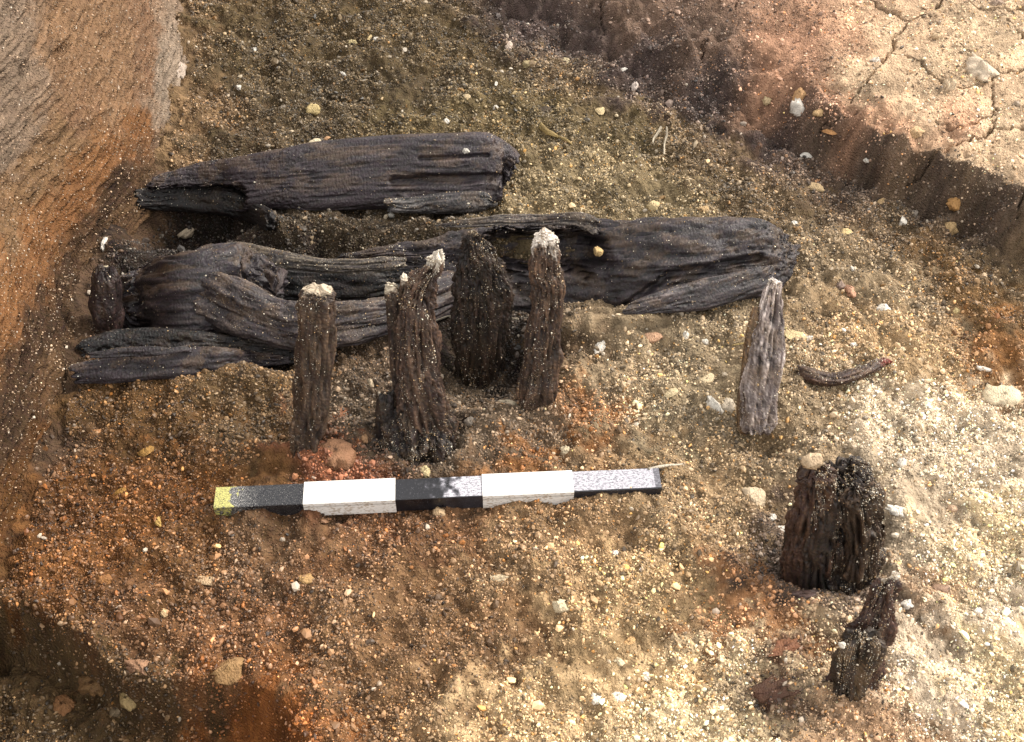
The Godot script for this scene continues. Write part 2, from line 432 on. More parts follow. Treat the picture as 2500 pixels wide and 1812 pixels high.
func cracks() -> void:
	# drying cracks in the clay bank: half width in millimetres, then the line
	var lines := [
		[2.6, [Vector2(0.5409, -1.627), Vector2(0.5549, -1.602), Vector2(0.5796, -1.589), Vector2(0.5962, -1.571), Vector2(0.5835, -1.557), Vector2(0.5692, -1.534), Vector2(0.56, -1.508), Vector2(0.5406, -1.484)]],
		[2.0, [Vector2(0.5962, -1.571), Vector2(0.6205, -1.575), Vector2(0.6364, -1.571)]],
		[2.4, [Vector2(0.6387, -1.592), Vector2(0.6511, -1.61), Vector2(0.6624, -1.635)]],
		[2.4, [Vector2(0.6785, -1.621), Vector2(0.7009, -1.591), Vector2(0.7192, -1.584), Vector2(0.7513, -1.592), Vector2(0.7704, -1.594)]],
		[2.2, [Vector2(0.5581, -1.498), Vector2(0.5823, -1.482), Vector2(0.5997, -1.455), Vector2(0.6169, -1.43), Vector2(0.633, -1.416), Vector2(0.6534, -1.423), Vector2(0.6689, -1.43)]],
		[1.6, [Vector2(0.4869, -1.416), Vector2(0.5011, -1.432), Vector2(0.5185, -1.451), Vector2(0.5406, -1.484)]],
		[2.2, [Vector2(0.6862, -1.455), Vector2(0.7078, -1.451), Vector2(0.7365, -1.457)]],
		[1.8, [Vector2(0.6558, -1.507), Vector2(0.6658, -1.493)]],
		[2.6, [Vector2(0.6647, -1.335), Vector2(0.6891, -1.334), Vector2(0.7159, -1.344)]],
		[3.0, [Vector2(0.554, -1.286), Vector2(0.5711, -1.291), Vector2(0.5891, -1.297), Vector2(0.629, -1.313), Vector2(0.6551, -1.32), Vector2(0.6647, -1.335)]],
		[2.0, [Vector2(0.6647, -1.335), Vector2(0.6774, -1.374), Vector2(0.6846, -1.421), Vector2(0.6862, -1.455)]],
		[2.0, [Vector2(0.6766, -1.192), Vector2(0.673, -1.205), Vector2(0.6788, -1.223)]],
		[1.6, [Vector2(0.348, -1.647), Vector2(0.3433, -1.617)]],
		[1.6, [Vector2(0.1432, -1.696), Vector2(0.1417, -1.666), Vector2(0.1433, -1.643), Vector2(0.1382, -1.629)]],
		[1.6, [Vector2(0.293, -1.566), Vector2(0.2865, -1.537)]],
		[1.8, [Vector2(0.7359, -1.57), Vector2(0.7523, -1.537), Vector2(0.7538, -1.495)]],
		[1.7, [Vector2(0.4427, -1.389), Vector2(0.4613, -1.386), Vector2(0.4916, -1.387)]],
		[2.0, [Vector2(0.589, -1.356), Vector2(0.6106, -1.341), Vector2(0.636, -1.344), Vector2(0.6681, -1.36)]],
	]
	var wig := noise(60.0, 77, 2)
	for l in lines:
		var pts: Array = l[1]
		var half: float = l[0] * 0.0006
		for s in pts.size() - 1:
			var a: Vector2 = pts[s]
			var b: Vector2 = pts[s + 1]
			var far := half * 2.6
			for j in range(maxi(0, int((minf(a.y, b.y) - far - 0.008 - Z0) / STEP)), mini(NZ, int((maxf(a.y, b.y) + far + 0.008 - Z0) / STEP) + 1)):
				for i in range(maxi(0, int((minf(a.x, b.x) - far - 0.008 - X0) / STEP)), mini(NX, int((maxf(a.x, b.x) + far + 0.008 - X0) / STEP) + 1)):
					var p := Vector2(X0 + i * STEP, Z0 + j * STEP)
					p += Vector2(wig.get_noise_2d(p.x, p.y), wig.get_noise_2d(p.x + 5.0, p.y)) * 0.006
					var t := clampf((p - a).dot(b - a) / (b - a).length_squared(), 0.0, 1.0)
					var d := p.distance_to(a.lerp(b, t))
					var depth := 0.016 * (1.0 - smoothstep(half * 0.5, half * 1.3, d))
					if depth > 0.0:
						var k := j * NX + i
						heights[k] -= maxf(0.0, depth - 0.5 * maxf(0.0, crack_done.get(k, 0.0)))
						crack_done[k] = maxf(crack_done.get(k, 0.0), depth)


var crack_done := {}


func height_at(x: float, z: float) -> float:
	var u := clampf((x - X0) / STEP, 0.0, NX - 1.001)
	var v := clampf((z - Z0) / STEP, 0.0, NZ - 1.001)
	var i := int(u)
	var j := int(v)
	var k := j * NX + i
	return lerpf(lerpf(heights[k], heights[k + 1], u - i), lerpf(heights[k + NX], heights[k + NX + 1], u - i), v - j)


# ------------------------------------------------------------------ the cut side of the trench
var wall_points: Array = [
	[Color8(176, 138, 104), [Vector2(-1.444, 0.1931), Vector2(-1.461, 0.1162), Vector2(-1.368, 0.1641), Vector2(-1.371, 0.105), Vector2(-1.386, 0.2198)]],
	[Color8(166, 128, 98), [Vector2(-1.556, 0.09512), Vector2(-1.487, 0.0714), Vector2(-1.278, 0.1503)]],
	[Color8(170, 146, 124), [Vector2(-1.292, 0.3094), Vector2(-1.219, 0.2455), Vector2(-1.167, 0.1929)]],
	[Color8(160, 126, 92), [Vector2(-1.217, 0.1481), Vector2(-1.145, 0.1342), Vector2(-1.063, 0.1438), Vector2(-1.246, 0.1463)]],
	[Color8(160, 112, 72), [Vector2(-1.357, 0.05805), Vector2(-1.281, 0.08235), Vector2(-1.207, 0.08316), Vector2(-1.141, 0.08001), Vector2(-1.07, 0.09458), Vector2(-0.9919, 0.1221), Vector2(-0.9457, 0.1338), Vector2(-1.17, 0.07732)]],
	[Color8(176, 128, 86), [Vector2(-1.105, 0.1172), Vector2(-1.264, 0.1062), Vector2(-1.004, 0.1414)]],
	[Color8(88, 66, 48), [Vector2(-1.264, 0.0469), Vector2(-1.191, 0.02947), Vector2(-1.1, 0.03686), Vector2(-0.9768, 0.07184), Vector2(-0.898, 0.07366), Vector2(-0.8294, 0.05949), Vector2(-1.016, 0.04278)]],
	[Color8(120, 92, 66), [Vector2(-1.29, 0.003681), Vector2(-1.236, 0.002409), Vector2(-1.168, -0.0001796), Vector2(-1.058, 0.01261), Vector2(-0.9437, 0.04184), Vector2(-0.9319, 0.01142)]],
	[Color8(120, 82, 48), [Vector2(-0.8833, -0.007227), Vector2(-0.8419, -0.005242), Vector2(-0.7934, 0.01003), Vector2(-0.752, 0.01758), Vector2(-0.7214, 0.009584)]],
	[Color8(190, 168, 146), [Vector2(-1.554, 0.04518), Vector2(-1.525, 0.02772), Vector2(-1.496, 0.03779)]],
]


func wall_place(z: float, v: float) -> Vector3:
	return Vector3(table(wall_foot, z) - v * cos(WALL_SLOPE), v * sin(WALL_SLOPE), z)


func make_wall() -> void:
	var zs := PackedFloat32Array([-40.0, -8.0, -3.0, -2.3])
	var z := -2.0
	while z < -0.45:
		zs.append(z)
		z += 0.0025
	zs.append_array(PackedFloat32Array([-0.3, 0.2, 2.0, 10.0, 40.0]))
	var vs := PackedFloat32Array()
	var v := -0.02
	while v < 0.36:
		vs.append(v)
		v += 0.0025
	vs.append_array(PackedFloat32Array([0.40, 0.46, 0.52]))
	var along := noise(1.0, 31, 3)
	var lumps := noise(1.0, 32, 3)
	var tones := noise(1.0, 33, 3)
	var gouges := [[Vector2(-1.359, 0.2096), Vector2(0.016, 0.003)], [Vector2(-1.359, 0.24), Vector2(0.02, 0.003)], [Vector2(-1.393, 0.1527), Vector2(0.014, 0.003)], [Vector2(-1.265, 0.2451), Vector2(0.012, 0.006)], [Vector2(-1.435, 0.08668), Vector2(0.016, 0.003)], [Vector2(-1.05, 0.04804), Vector2(0.02, 0.003)], [Vector2(-1.01, 0.1186), Vector2(0.02, 0.003)], [Vector2(-1.476, 0.1543), Vector2(0.02, 0.0025)],
		[Vector2(-1.342, 0.2132), Vector2(0.020, 0.006)], [Vector2(-1.349, 0.152), Vector2(0.030, 0.005)], [Vector2(-1.139, 0.03017), Vector2(0.03, 0.004)], [Vector2(-0.9258, 0.08195), Vector2(0.03, 0.004)]]
	var at := PackedVector2Array()
	var of := PackedColorArray()
	for s in wall_points:
		for p in s[1]:
			at.append(p * Vector2(0.45, 1.0))
			of.append(s[0].srgb_to_linear())
	var out_dir := Vector3(sin(WALL_SLOPE), cos(WALL_SLOPE), 0)
	var w := vs.size() + 3
	var verts := PackedVector3Array()
	var cols := PackedColorArray()
	for j in zs.size():
		for i in w:
			var zz := zs[j]
			var vv := vs[mini(i, vs.size() - 1)]
			var p := wall_place(zz, vv)
			if i >= vs.size():
				p.x -= [0.4, 6.0, 60.0][i - vs.size()]
				p.y += 0.01
			else:
				var slant := vv + zz * 0.04
				var g := along.get_noise_2d(zz * 14.0, slant * 170.0) * 0.0034 + lumps.get_noise_2d(zz * 16.0, vv * 26.0) * 0.0065 - 0.007 * pow(1.0 - absf(along.get_noise_2d(zz * 7.0 + 80.0, slant * 60.0)), 6.0) + lumps.get_noise_2d(zz * 190.0, vv * 190.0) * 0.0012
				g += lumps.get_noise_2d(zz * 60.0 + 40.0, slant * 90.0) * 0.0030 - 0.005 * pow(maxf(0.0, tones.get_noise_2d(zz * 22.0 + 60.0, slant * 260.0)), 2.0)
				for q in gouges:
					var dd: Vector2 = (Vector2(zz, vv) - q[0]) / q[1]
					if dd.length_squared() < 6.0:
						g -= 0.016 * exp(-dd.length_squared())
				p += out_dir * g
			verts.append(p)
			var wp := Vector2(zz + tones.get_noise_2d(zz * 18.0, vv * 30.0) * 0.05, vv + tones.get_noise_2d(zz * 18.0 + 9.0, vv * 30.0) * 0.02) * Vector2(0.45, 1.0)
			var total := 0.0
			var c := Vector3.ZERO
			for k in at.size():
				var d := (wp - at[k]).length_squared() + 0.00004
				var wgt := 1.0 / (d * d)
				total += wgt
				c += Vector3(of[k].r, of[k].g, of[k].b) * wgt
			c *= SOIL_GAIN * 0.72 / total * (0.95 + 0.5 * along.get_noise_2d(zz * 12.0 + 33.0, (vv + zz * 0.04) * 260.0) + 0.32 * along.get_noise_2d(zz * 9.0 + 3.0, (vv + zz * 0.04) * 120.0) + 0.3 * lumps.get_noise_2d(zz * 150.0, vv * 200.0))
			cols.append(Color(maxf(c.x, 0.01), maxf(c.y, 0.01), maxf(c.z, 0.008)))
	var m := part("trench_wall", grid_mesh(verts, cols, w, zs.size()), soil_mat, self)
	tag(m, "steep trowel scraped earth side of the trench with an orange iron stained band", "", "", "structure")


# ------------------------------------------------------------------ wood
func spline(rows: Array, t: float) -> Vector4:
	var n := rows.size() - 1
	var f := clampf(t, 0.0, 0.99999) * n
	var i := int(f)
	var k := f - i
	var p0: Vector4 = rows[maxi(i - 1, 0)]
	var p1: Vector4 = rows[i]
	var p2: Vector4 = rows[i + 1]
	var p3: Vector4 = rows[mini(i + 2, n)]
	return 0.5 * (2.0 * p1 + (p2 - p0) * k + (2.0 * p0 - 5.0 * p1 + 4.0 * p2 - p3) * k * k + (3.0 * p1 - p0 - 3.0 * p2 + p3) * k * k * k)


func loft(rows: Array, across: Vector3, flat: float, look: Dictionary) -> ArrayMesh:
	# wood between outlines: rows hold the middle (xyz) and half the width (w); across is the way the width runs;
	# flat is the thickness to the width. look: seed, base, pale, tip, grain, knots, dents, ragged, crack, specks
	var length := 0.0
	var widest := 0.0
	for i in rows.size():
		widest = maxf(widest, rows[i].w)
		if i:
			length += Vector3(rows[i].x - rows[i - 1].x, rows[i].y - rows[i - 1].y, rows[i].z - rows[i - 1].z).length()
	var step: float = look.get("step", 0.0016)
	var along := clampi(int(length / step), 12, 320)
	var round_ := clampi(int(TAU * widest * 0.9 / step), 24, 180)
	var s: int = look.get("seed", 1)
	var fibre := noise(1.0, s, 3)
	var knot := noise(1.0, s + 1, 2)
	var grain: float = look.get("grain", 0.0016)
	var lumps: float = look.get("lumps", 0.002)
	var crack: float = look.get("crack", 0.003)
	var ragged: float = look.get("ragged", 0.01)
	var fineness: float = look.get("fineness", 380.0)
	var base: Color = look.get("base", lin8(62, 50, 52))
	var pale: Color = look.get("pale", lin8(110, 98, 92))
	var tip: Color = look.get("tip", lin8(215, 205, 190))
	var tip_from: float = look.get("tip_from", -1.0)
	var dirty: float = look.get("dirt", 0.22)
	var specks: float = look.get("specks", 0.02)
	var dents: Array = look.get("dents", [])
	var push := Vector3(0, -0.62, -0.78)
	var ux := Vector3(1, 0, 0)
	var uy := Vector3(0, 0.72, -0.69)
	var caps := 6
	var shade: float = look.get("shade", 1.0)
	var square: float = look.get("square", 2.8)
	var edge: float = look.get("edge", 0.0)
	var blunt: float = look.get("blunt", 1.0)
	var verts := PackedVector3Array()
	var cols := PackedColorArray()
	for jj in along + 1 + caps * 2:
		var t := clampf(float(jj - caps) / along, 0.0, 1.0)
		var r := spline(rows, t)
		var ra := spline(rows, t - 0.02)
		var rb := spline(rows, t + 0.02)
		var c := Vector3(r.x, r.y, r.z)
		var tangent := Vector3(rb.x - ra.x, rb.y - ra.y, rb.z - ra.z).normalized()
		var u := (across - tangent * across.dot(tangent)).normalized()
		var n := tangent.cross(u)
		var shrink := 1.0
		var beyond := 0.0
		if jj < caps:
			shrink = sin((float(jj) / caps) * PI / 2.0)
			beyond = -(1.0 - float(jj) / caps) * blunt
		elif jj > along + caps:
			var e := float(jj - along - caps) / caps
			shrink = cos(e * PI / 2.0)
			beyond = e * blunt
		var near_end := maxf(0.0, 1.0 - minf(t, 1.0 - t) * length / (widest * 1.2))
		for i in round_:
			var a := TAU * i / round_
			var ca := cos(a)
			var sa := sin(a)
			var k := pow(pow(absf(ca), square) + pow(absf(sa), square), -1.0 / square)
			var rad := r.w * k
			var px := ca * rad
			var py := sa * rad * flat
			var pos := t * length
			var swirl := knot.get_noise_3d(px * 22.0, py * 22.0, pos * 9.0) * 0.005
			var f := fibre.get_noise_3d(px * fineness + swirl * 300.0, py * fineness + swirl * 300.0, pos * 20.0)
			var speck := knot.get_noise_3d(px * 900.0, py * 900.0, pos * 500.0)
			var lump := knot.get_noise_3d(px * 45.0 + 7.0, py * 45.0, pos * 16.0)
			var slit := 1.0 - absf(knot.get_noise_3d(px * fineness * 0.3 + swirl * 90.0, py * fineness * 0.3, pos * 5.0 + 30.0))
			slit = pow(slit, 18.0)
			var e2 := (1.0 - t) if look.get("tip_at_end", true) else t
			var crust := 0.0
			if tip_from >= 0.0:
				crust = 1.0 - smoothstep(tip_from * 0.6, tip_from, e2 + f * tip_from * 0.7 + lump * tip_from * 0.5)
			var off := f * grain * 0.75 * (0.35 + 1.3 * absf(lump + 0.3 * swirl * 200.0)) + lump * lumps - slit * crack * (1.0 - crust) + speck * 0.0004 + edge * ca * ca * (knot.get_noise_2d(pos * 28.0, signf(ca) * 7.0 + sa * 0.6) + 0.4 * speck) + crust * (knot.get_noise_3d(px * 170.0, py * 170.0, pos * 170.0) * 0.0024 + 0.0004)
			var p := c + u * (px * shrink) + n * (py * shrink) + (u * ca + n * sa) * off * shrink
			var rag := (fibre.get_noise_3d(px * shrink * 90.0 + 50.0, py * shrink * 90.0, 4.0) * 1.2 + speck * 0.15) * ragged
			p += tangent * (rag * near_end + beyond * widest * 0.12)
			var dug := 0.0
			for q in dents:
				var rel: Vector3 = p - q[0]
				var ax := Vector2(rel.dot(ux), rel.dot(uy))
				var dir := Vector2((q[1] - q[0]).dot(ux), (q[1] - q[0]).dot(uy))
				var tt := clampf(ax.dot(dir) / maxf(dir.length_squared(), 1e-9), 0.0, 1.0)
				var dist: float = (ax - dir * tt).length() / q[2]
				if dist < 1.4:
					dug = maxf(dug, q[3] * (1.0 - smoothstep(0.45, 1.25, dist + f * 0.35)))
			if dug > 0.0 and (u * ca + n * sa).dot(push) < 0.35:
				p += push * dug
			verts.append(p)
			var m := clampf(0.42 + f * 1.0 + lump * 0.5 + speck * 0.6, 0.0, 1.2)
			var wet := 0.62 + 0.75 * absf(knot.get_noise_3d(px * 14.0 + 60.0, py * 14.0, pos * 12.0))
			var col := base.lerp(pale, m * m) * 0.60 * wet * shade
			col = col * (1.0 - 0.6 * slit)
			var up := (u * ca + n * sa).y
			var dirt := smoothstep(-0.1, 0.7, up) * smoothstep(0.05, 0.45, knot.get_noise_3d(px * 40.0 + 20.0, py * 40.0, pos * 30.0) + speck * 0.3 + 0.12) * dirty
			col = col.lerp(lin8(128, 102, 72) * (0.6 + 0.5 * speck), dirt)
			if tip_from >= 0.0:
				col = col.lerp(tip * (0.75 + 0.5 * f + 0.5 * speck), crust)
			cols.append(col)
			if specks > 0.0 and rng.randf() < specks * (1.0 + 9.0 * maxf(0.0, knot.get_noise_3d(px * 60.0 + 90.0, py * 60.0, pos * 45.0))) and up > 0.15:
				wood_specks.append(Transform3D(Basis(), p))
	return grid_mesh(verts, cols, round_, along + 1 + caps * 2, true)


func make_logs() -> void:
	# damp wood
	var purple := lin8(58, 47, 52)
	var grey := lin8(92, 82, 86)
	var up_back := Vector3(0, 0.72, -0.69)
	# ---- the upper log
	var log_ := thing("old_log", "upper dark purple log lying behind the others, flat topped with a stepped right end", "log", "waterlogged timbers in the trench")
	part("trunk", loft([Vector4(-0.4977, 0.01411, -1.274, 0.01692), Vector4(-0.4865, 0.01217, -1.279, 0.02263), Vector4(-0.4655, 0.009138, -1.284, 0.02681), Vector4(-0.4318, 0.01095, -1.289, 0.03251), Vector4(-0.3992, 0.01486, -1.287, 0.03526), Vector4(-0.3691, 0.02156, -1.282, 0.03823), Vector4(-0.3207, 0.03059, -1.281, 0.04055), Vector4(-0.2711, 0.03083, -1.285, 0.04685), Vector4(-0.1656, 0.03067, -1.296, 0.0505), Vector4(-0.0841, 0.0305, -1.297, 0.05241), Vector4(-0.03084, 0.03033, -1.304, 0.0494), Vector4(-0.01134, 0.03017, -1.306, 0.0337), Vector4(-0.0044, 0.03, -1.3, 0.01414)], up_back, 0.55,
		{"shade": 0.8, "seed": 100, "square": 4.0, "lumps": 0.0012, "base": purple, "pale": grey, "ragged": 0.010, "blunt": 0.3, "specks": 0.012, "crack": 0.003,
		"dents": [[Vector3(-0.5007, 0.00586, -1.263), Vector3(-0.3831, 0.003773, -1.271), 0.017, 0.06], [Vector3(-0.1602, 0.06014, -1.244), Vector3(-0.0146, 0.06, -1.252), 0.008, 0.009], [Vector3(-0.1383, 0.08028, -1.204), Vector3(-0.02646, 0.06275, -1.225), 0.012, 0.004], [Vector3(-0.1259, 0.06, -1.289), Vector3(-0.03343, 0.06, -1.296), 0.003, 0.004]]}), wood_mat, log_)
	part("shade_underside", loft([Vector4(-0.5213, 0.008366, -1.266, 0.01253), Vector4(-0.4899, -0.003614, -1.279, 0.01709), Vector4(-0.4482, -0.01076, -1.286, 0.0191), Vector4(-0.4029, -0.01027, -1.281, 0.02034), Vector4(-0.3672, -0.009955, -1.262, 0.0164), Vector4(-0.3219, 0.03227, -1.195, 0.01326)], up_back, 0.6, {"shade": 0.8, "seed": 105, "base": lin8(26, 22, 22), "pale": lin8(44, 38, 38), "dirt": 0.1}), wood_mat, log_)  # near-black wood added to stand for the shade in the cavity
	part("split_layer", loft([Vector4(-0.1657, 0.04234, -1.215, 0.00907), Vector4(-0.1256, 0.02286, -1.238, 0.01293), Vector4(-0.07652, 0.02209, -1.243, 0.01543), Vector4(-0.03955, 0.02201, -1.246, 0.01298), Vector4(-0.02842, 0.02201, -1.245, 0.006178)], up_back, 0.5, {"shade": 0.8, "seed": 110, "base": lin8(52, 48, 52), "pale": lin8(130, 122, 118), "specks": 0.06}), wood_mat, log_)
	# ---- the long log on the right, hollowed where the stakes stand
	log_ = thing("old_log", "long dark log behind the stakes, with a scooped hollow and a broad blunt right end", "log", "waterlogged timbers in the trench")
	part("trunk", loft([Vector4(-0.2195, -0.00102, -1.157, 0.008444), Vector4(-0.1713, -5.624e-05, -1.158, 0.01447), Vector4(-0.123, 0.0003771, -1.157, 0.02291), Vector4(-0.07494, -0.0061, -1.156, 0.0417), Vector4(-0.02066, -0.01749, -1.155, 0.05771), Vector4(0.04009, -0.021, -1.151, 0.06196), Vector4(0.1002, -0.01319, -1.145, 0.06642), Vector4(0.1582, 0.006835, -1.13, 0.06422), Vector4(0.2155, 0.02109, -1.123, 0.06123), Vector4(0.2746, 0.02298, -1.128, 0.05657), Vector4(0.3286, 0.02333, -1.135, 0.04964), Vector4(0.3546, 0.02367, -1.144, 0.03083), Vector4(0.3652, 0.024, -1.152, 0.009517)], up_back, 0.6,
		{"shade": 0.8, "seed": 120, "square": 3.6, "base": lin8(54, 46, 50), "pale": lin8(96, 86, 88), "ragged": 0.014, "specks": 0.03, "lumps": 0.005, "crack": 0.004,
		"dents": [[Vector3(-0.01439, 0.01124, -1.156), Vector3(0.09316, 0.01567, -1.152), 0.028, 0.06], [Vector3(-0.002383, -0.004347, -1.121), Vector3(0.03198, 0.03557, -1.067), 0.016, 0.02], [Vector3(0.1458, 0.06301, -1.002), Vector3(0.2007, 0.06027, -1.065), 0.005, 0.008], [Vector3(0.2007, 0.06027, -1.065), Vector3(0.3177, 0.06, -1.097), 0.006, 0.010], [Vector3(0.2281, 0.06074, -1.058), Vector3(0.2864, 0.06, -1.074), 0.014, 0.007], [Vector3(0.1045, 0.02992, -1.154), Vector3(0.1149, 0.02856, -1.122), 0.016, 0.010]]}), wood_mat, log_)
	part("splinter", loft([Vector4(-0.09305, 0.06085, -1.156, 0.003511), Vector4(-0.05518, 0.05979, -1.162, 0.00587), Vector4(-0.008248, 0.05795, -1.169, 0.006775), Vector4(0.03893, 0.05717, -1.171, 0.007668), Vector4(0.08007, 0.05963, -1.169, 0.00942), Vector4(0.09755, 0.05906, -1.164, 0.01117), Vector4(0.1079, 0.05741, -1.157, 0.00997)], up_back, 0.35, {"shade": 0.8, "seed": 130, "base": lin8(60, 52, 52), "pale": lin8(160, 146, 132), "specks": 0.05, "ragged": 0.012}), wood_mat, log_)
	part("lower_flake", loft([Vector4(0.1427, 0.04643, -1.022, 0.006689), Vector4(0.1771, 0.04471, -1.033, 0.01233), Vector4(0.2191, 0.03535, -1.052, 0.0176), Vector4(0.2667, 0.03201, -1.068, 0.01889), Vector4(0.3153, 0.031, -1.088, 0.01675), Vector4(0.3383, 0.03, -1.106, 0.007277)], up_back, 0.4, {"shade": 0.8, "seed": 140, "base": lin8(54, 48, 52), "pale": lin8(104, 92, 92), "specks": 0.02}), wood_mat, log_)
	# ---- the hollow log on the left
	log_ = thing("old_log", "lower left gnarled log with a long dark slot under its bleached ridge", "log", "waterlogged timbers in the trench")
	part("trunk", loft([Vector4(-0.5097, -0.019, -1.094, 0.0356), Vector4(-0.4833, -0.03334, -1.11, 0.04659), Vector4(-0.4527, -0.01357, -1.097, 0.05214), Vector4(-0.4102, 0.02228, -1.065, 0.05631), Vector4(-0.3777, 0.01922, -1.074, 0.06093), Vector4(-0.352, 0.01151, -1.086, 0.06061), Vector4(-0.3283, 0.01137, -1.084, 0.05094), Vector4(-0.3089, 0.01655, -1.075, 0.03616)], up_back, 0.7, {"shade": 0.8, "seed": 150, "base": lin8(48, 40, 44), "pale": lin8(86, 74, 76), "lumps": 0.007, "specks": 0.02}), wood_mat, log_)
	part("shade_core", loft([Vector4(-0.3538, -0.004376, -1.121, 0.01787), Vector4(-0.3182, -0.009742, -1.116, 0.02324), Vector4(-0.271, -0.01374, -1.116, 0.02268), Vector4(-0.2237, -0.01494, -1.119, 0.02213), Vector4(-0.1761, -0.01496, -1.123, 0.02037), Vector4(-0.1406, -0.01443, -1.131, 0.01803), Vector4(-0.1049, -0.01518, -1.138, 0.01658)], up_back, 0.4, {"shade": 0.8, "seed": 155, "base": lin8(24, 20, 21), "pale": lin8(46, 40, 40), "dirt": 0.1, "lumps": 0.006}), wood_mat, log_)  # near-black filler that paints the shade inside the slot
	part("shade_underside", loft([Vector4(-0.5266, 0.01868, -0.9784, 0.01332), Vector4(-0.4893, 0.0114, -0.9906, 0.02127), Vector4(-0.4394, 0.01193, -0.9939, 0.02074), Vector4(-0.3892, 0.01082, -0.9941, 0.01795), Vector4(-0.358, 0.001723, -0.9991, 0.01581), Vector4(-0.3263, -0.007722, -1.004, 0.01563), Vector4(-0.2928, -0.01196, -1.003, 0.01595), Vector4(-0.251, -0.004581, -0.9941, 0.01357), Vector4(-0.2199, 0.01043, -0.9818, 0.0106)], up_back, 0.5, {"shade": 0.8, "seed": 158, "base": lin8(24, 20, 21), "pale": lin8(46, 40, 40), "dirt": 0.1}), wood_mat, log_)  # near-black strip added as shade between this log and the timber strip
	part("ridge", loft([Vector4(-0.3813, 0.05678, -1.105, 0.00804), Vector4(-0.3562, 0.04876, -1.12, 0.01276), Vector4(-0.3224, 0.04153, -1.119, 0.0131), Vector4(-0.288, 0.03588, -1.116, 0.01166), Vector4(-0.2414, 0.0318, -1.112, 0.00933), Vector4(-0.1952, 0.02927, -1.115, 0.008476), Vector4(-0.1607, 0.02703, -1.12, 0.00821), Vector4(-0.1407, 0.02484, -1.127, 0.005297)], up_back, 0.55, {"shade": 0.8, "seed": 160, "base": lin8(56, 48, 48), "pale": lin8(150, 136, 118), "specks": 0.07}), wood_mat, log_)
	part("lower_side", loft([Vector4(-0.387, 0.03949, -1.049, 0.03281), Vector4(-0.3574, 0.03823, -1.039, 0.03496), Vector4(-0.3217, 0.03629, -1.022, 0.03138), Vector4(-0.2882, 0.02828, -1.014, 0.03083), Vector4(-0.2483, 0.02896, -1.009, 0.03075), Vector4(-0.2089, 0.03207, -1.01, 0.02793), Vector4(-0.171, 0.02864, -1.022, 0.02587), Vector4(-0.1337, 0.01652, -1.045, 0.02572), Vector4(-0.1014, 0.002233, -1.076, 0.02769), Vector4(-0.07407, -0.01719, -1.113, 0.02688)], up_back, 0.5, {"shade": 0.8, "seed": 170, "base": lin8(54, 45, 50), "pale": lin8(118, 104, 98), "specks": 0.05, "lumps": 0.005}), wood_mat, log_)
	# ---- the thin timber at the lower left
	log_ = thing("timber_strip", "thin purple timber strip lying lowest at left, running into the trench wall", "timber", "waterlogged timbers in the trench")
	part("strip", loft([Vector4(-0.522, 0.03005, -0.9313, 0.01189), Vector4(-0.4902, 0.02857, -0.9375, 0.01573), Vector4(-0.4535, 0.028, -0.9429, 0.0174), Vector4(-0.4162, 0.02793, -0.9472, 0.01743), Vector4(-0.38, 0.0246, -0.9551, 0.01807), Vector4(-0.349, 0.01984, -0.9613, 0.01651), Vector4(-0.3249, -0.01195, -0.9885, 0.01132), Vector4(-0.2918, -0.01452, -0.9922, 0.006811), Vector4(-0.2756, -0.01284, -0.9915, 0.002835)], up_back, 0.5, {"shade": 0.8, "seed": 180, "base": purple, "pale": grey, "specks": 0.02, "ragged": 0.012}), wood_mat, log_)
	part("upper_split", loft([Vector4(-0.4991, 0.05651, -0.9377, 0.004809), Vector4(-0.4586, 0.05362, -0.9452, 0.00537), Vector4(-0.4165, 0.05242, -0.9483, 0.004843), Vector4(-0.3873, 0.04573, -0.9585, 0.003797)], up_back, 0.5, {"shade": 0.8, "seed": 185, "base": lin8(44, 38, 40), "pale": grey}), wood_mat, log_)
	# ---- the block at the wall
	log_ = thing("wood_block", "dark reddish broken wood block standing against the trench wall above the thin timber strip", "wood block")
	part("block", loft([Vector4(-0.514, -0.005371, -1.02, 0.01315), Vector4(-0.5083, 0.02365, -1.031, 0.01811), Vector4(-0.5046, 0.04739, -1.04, 0.01965), Vector4(-0.5008, 0.07074, -1.048, 0.01754), Vector4(-0.498, 0.08457, -1.053, 0.01108)], Vector3.RIGHT, 0.7, {"shade": 0.8, "seed": 190, "base": lin8(52, 36, 34), "pale": lin8(96, 72, 66), "specks": 0.03, "lumps": 0.005}), wood_mat, log_)
	part("broken_end", loft([Vector4(-0.4983, -0.07994, -1.077, 0.01061), Vector4(-0.4936, -0.06057, -1.084, 0.01507), Vector4(-0.4885, -0.02884, -1.095, 0.01789), Vector4(-0.4874, -0.003932, -1.105, 0.01183)], Vector3.RIGHT, 0.7, {"shade": 0.8, "seed": 195, "base": lin8(34, 28, 28), "pale": lin8(74, 62, 54), "specks": 0.03, "lumps": 0.005}), wood_mat, log_)


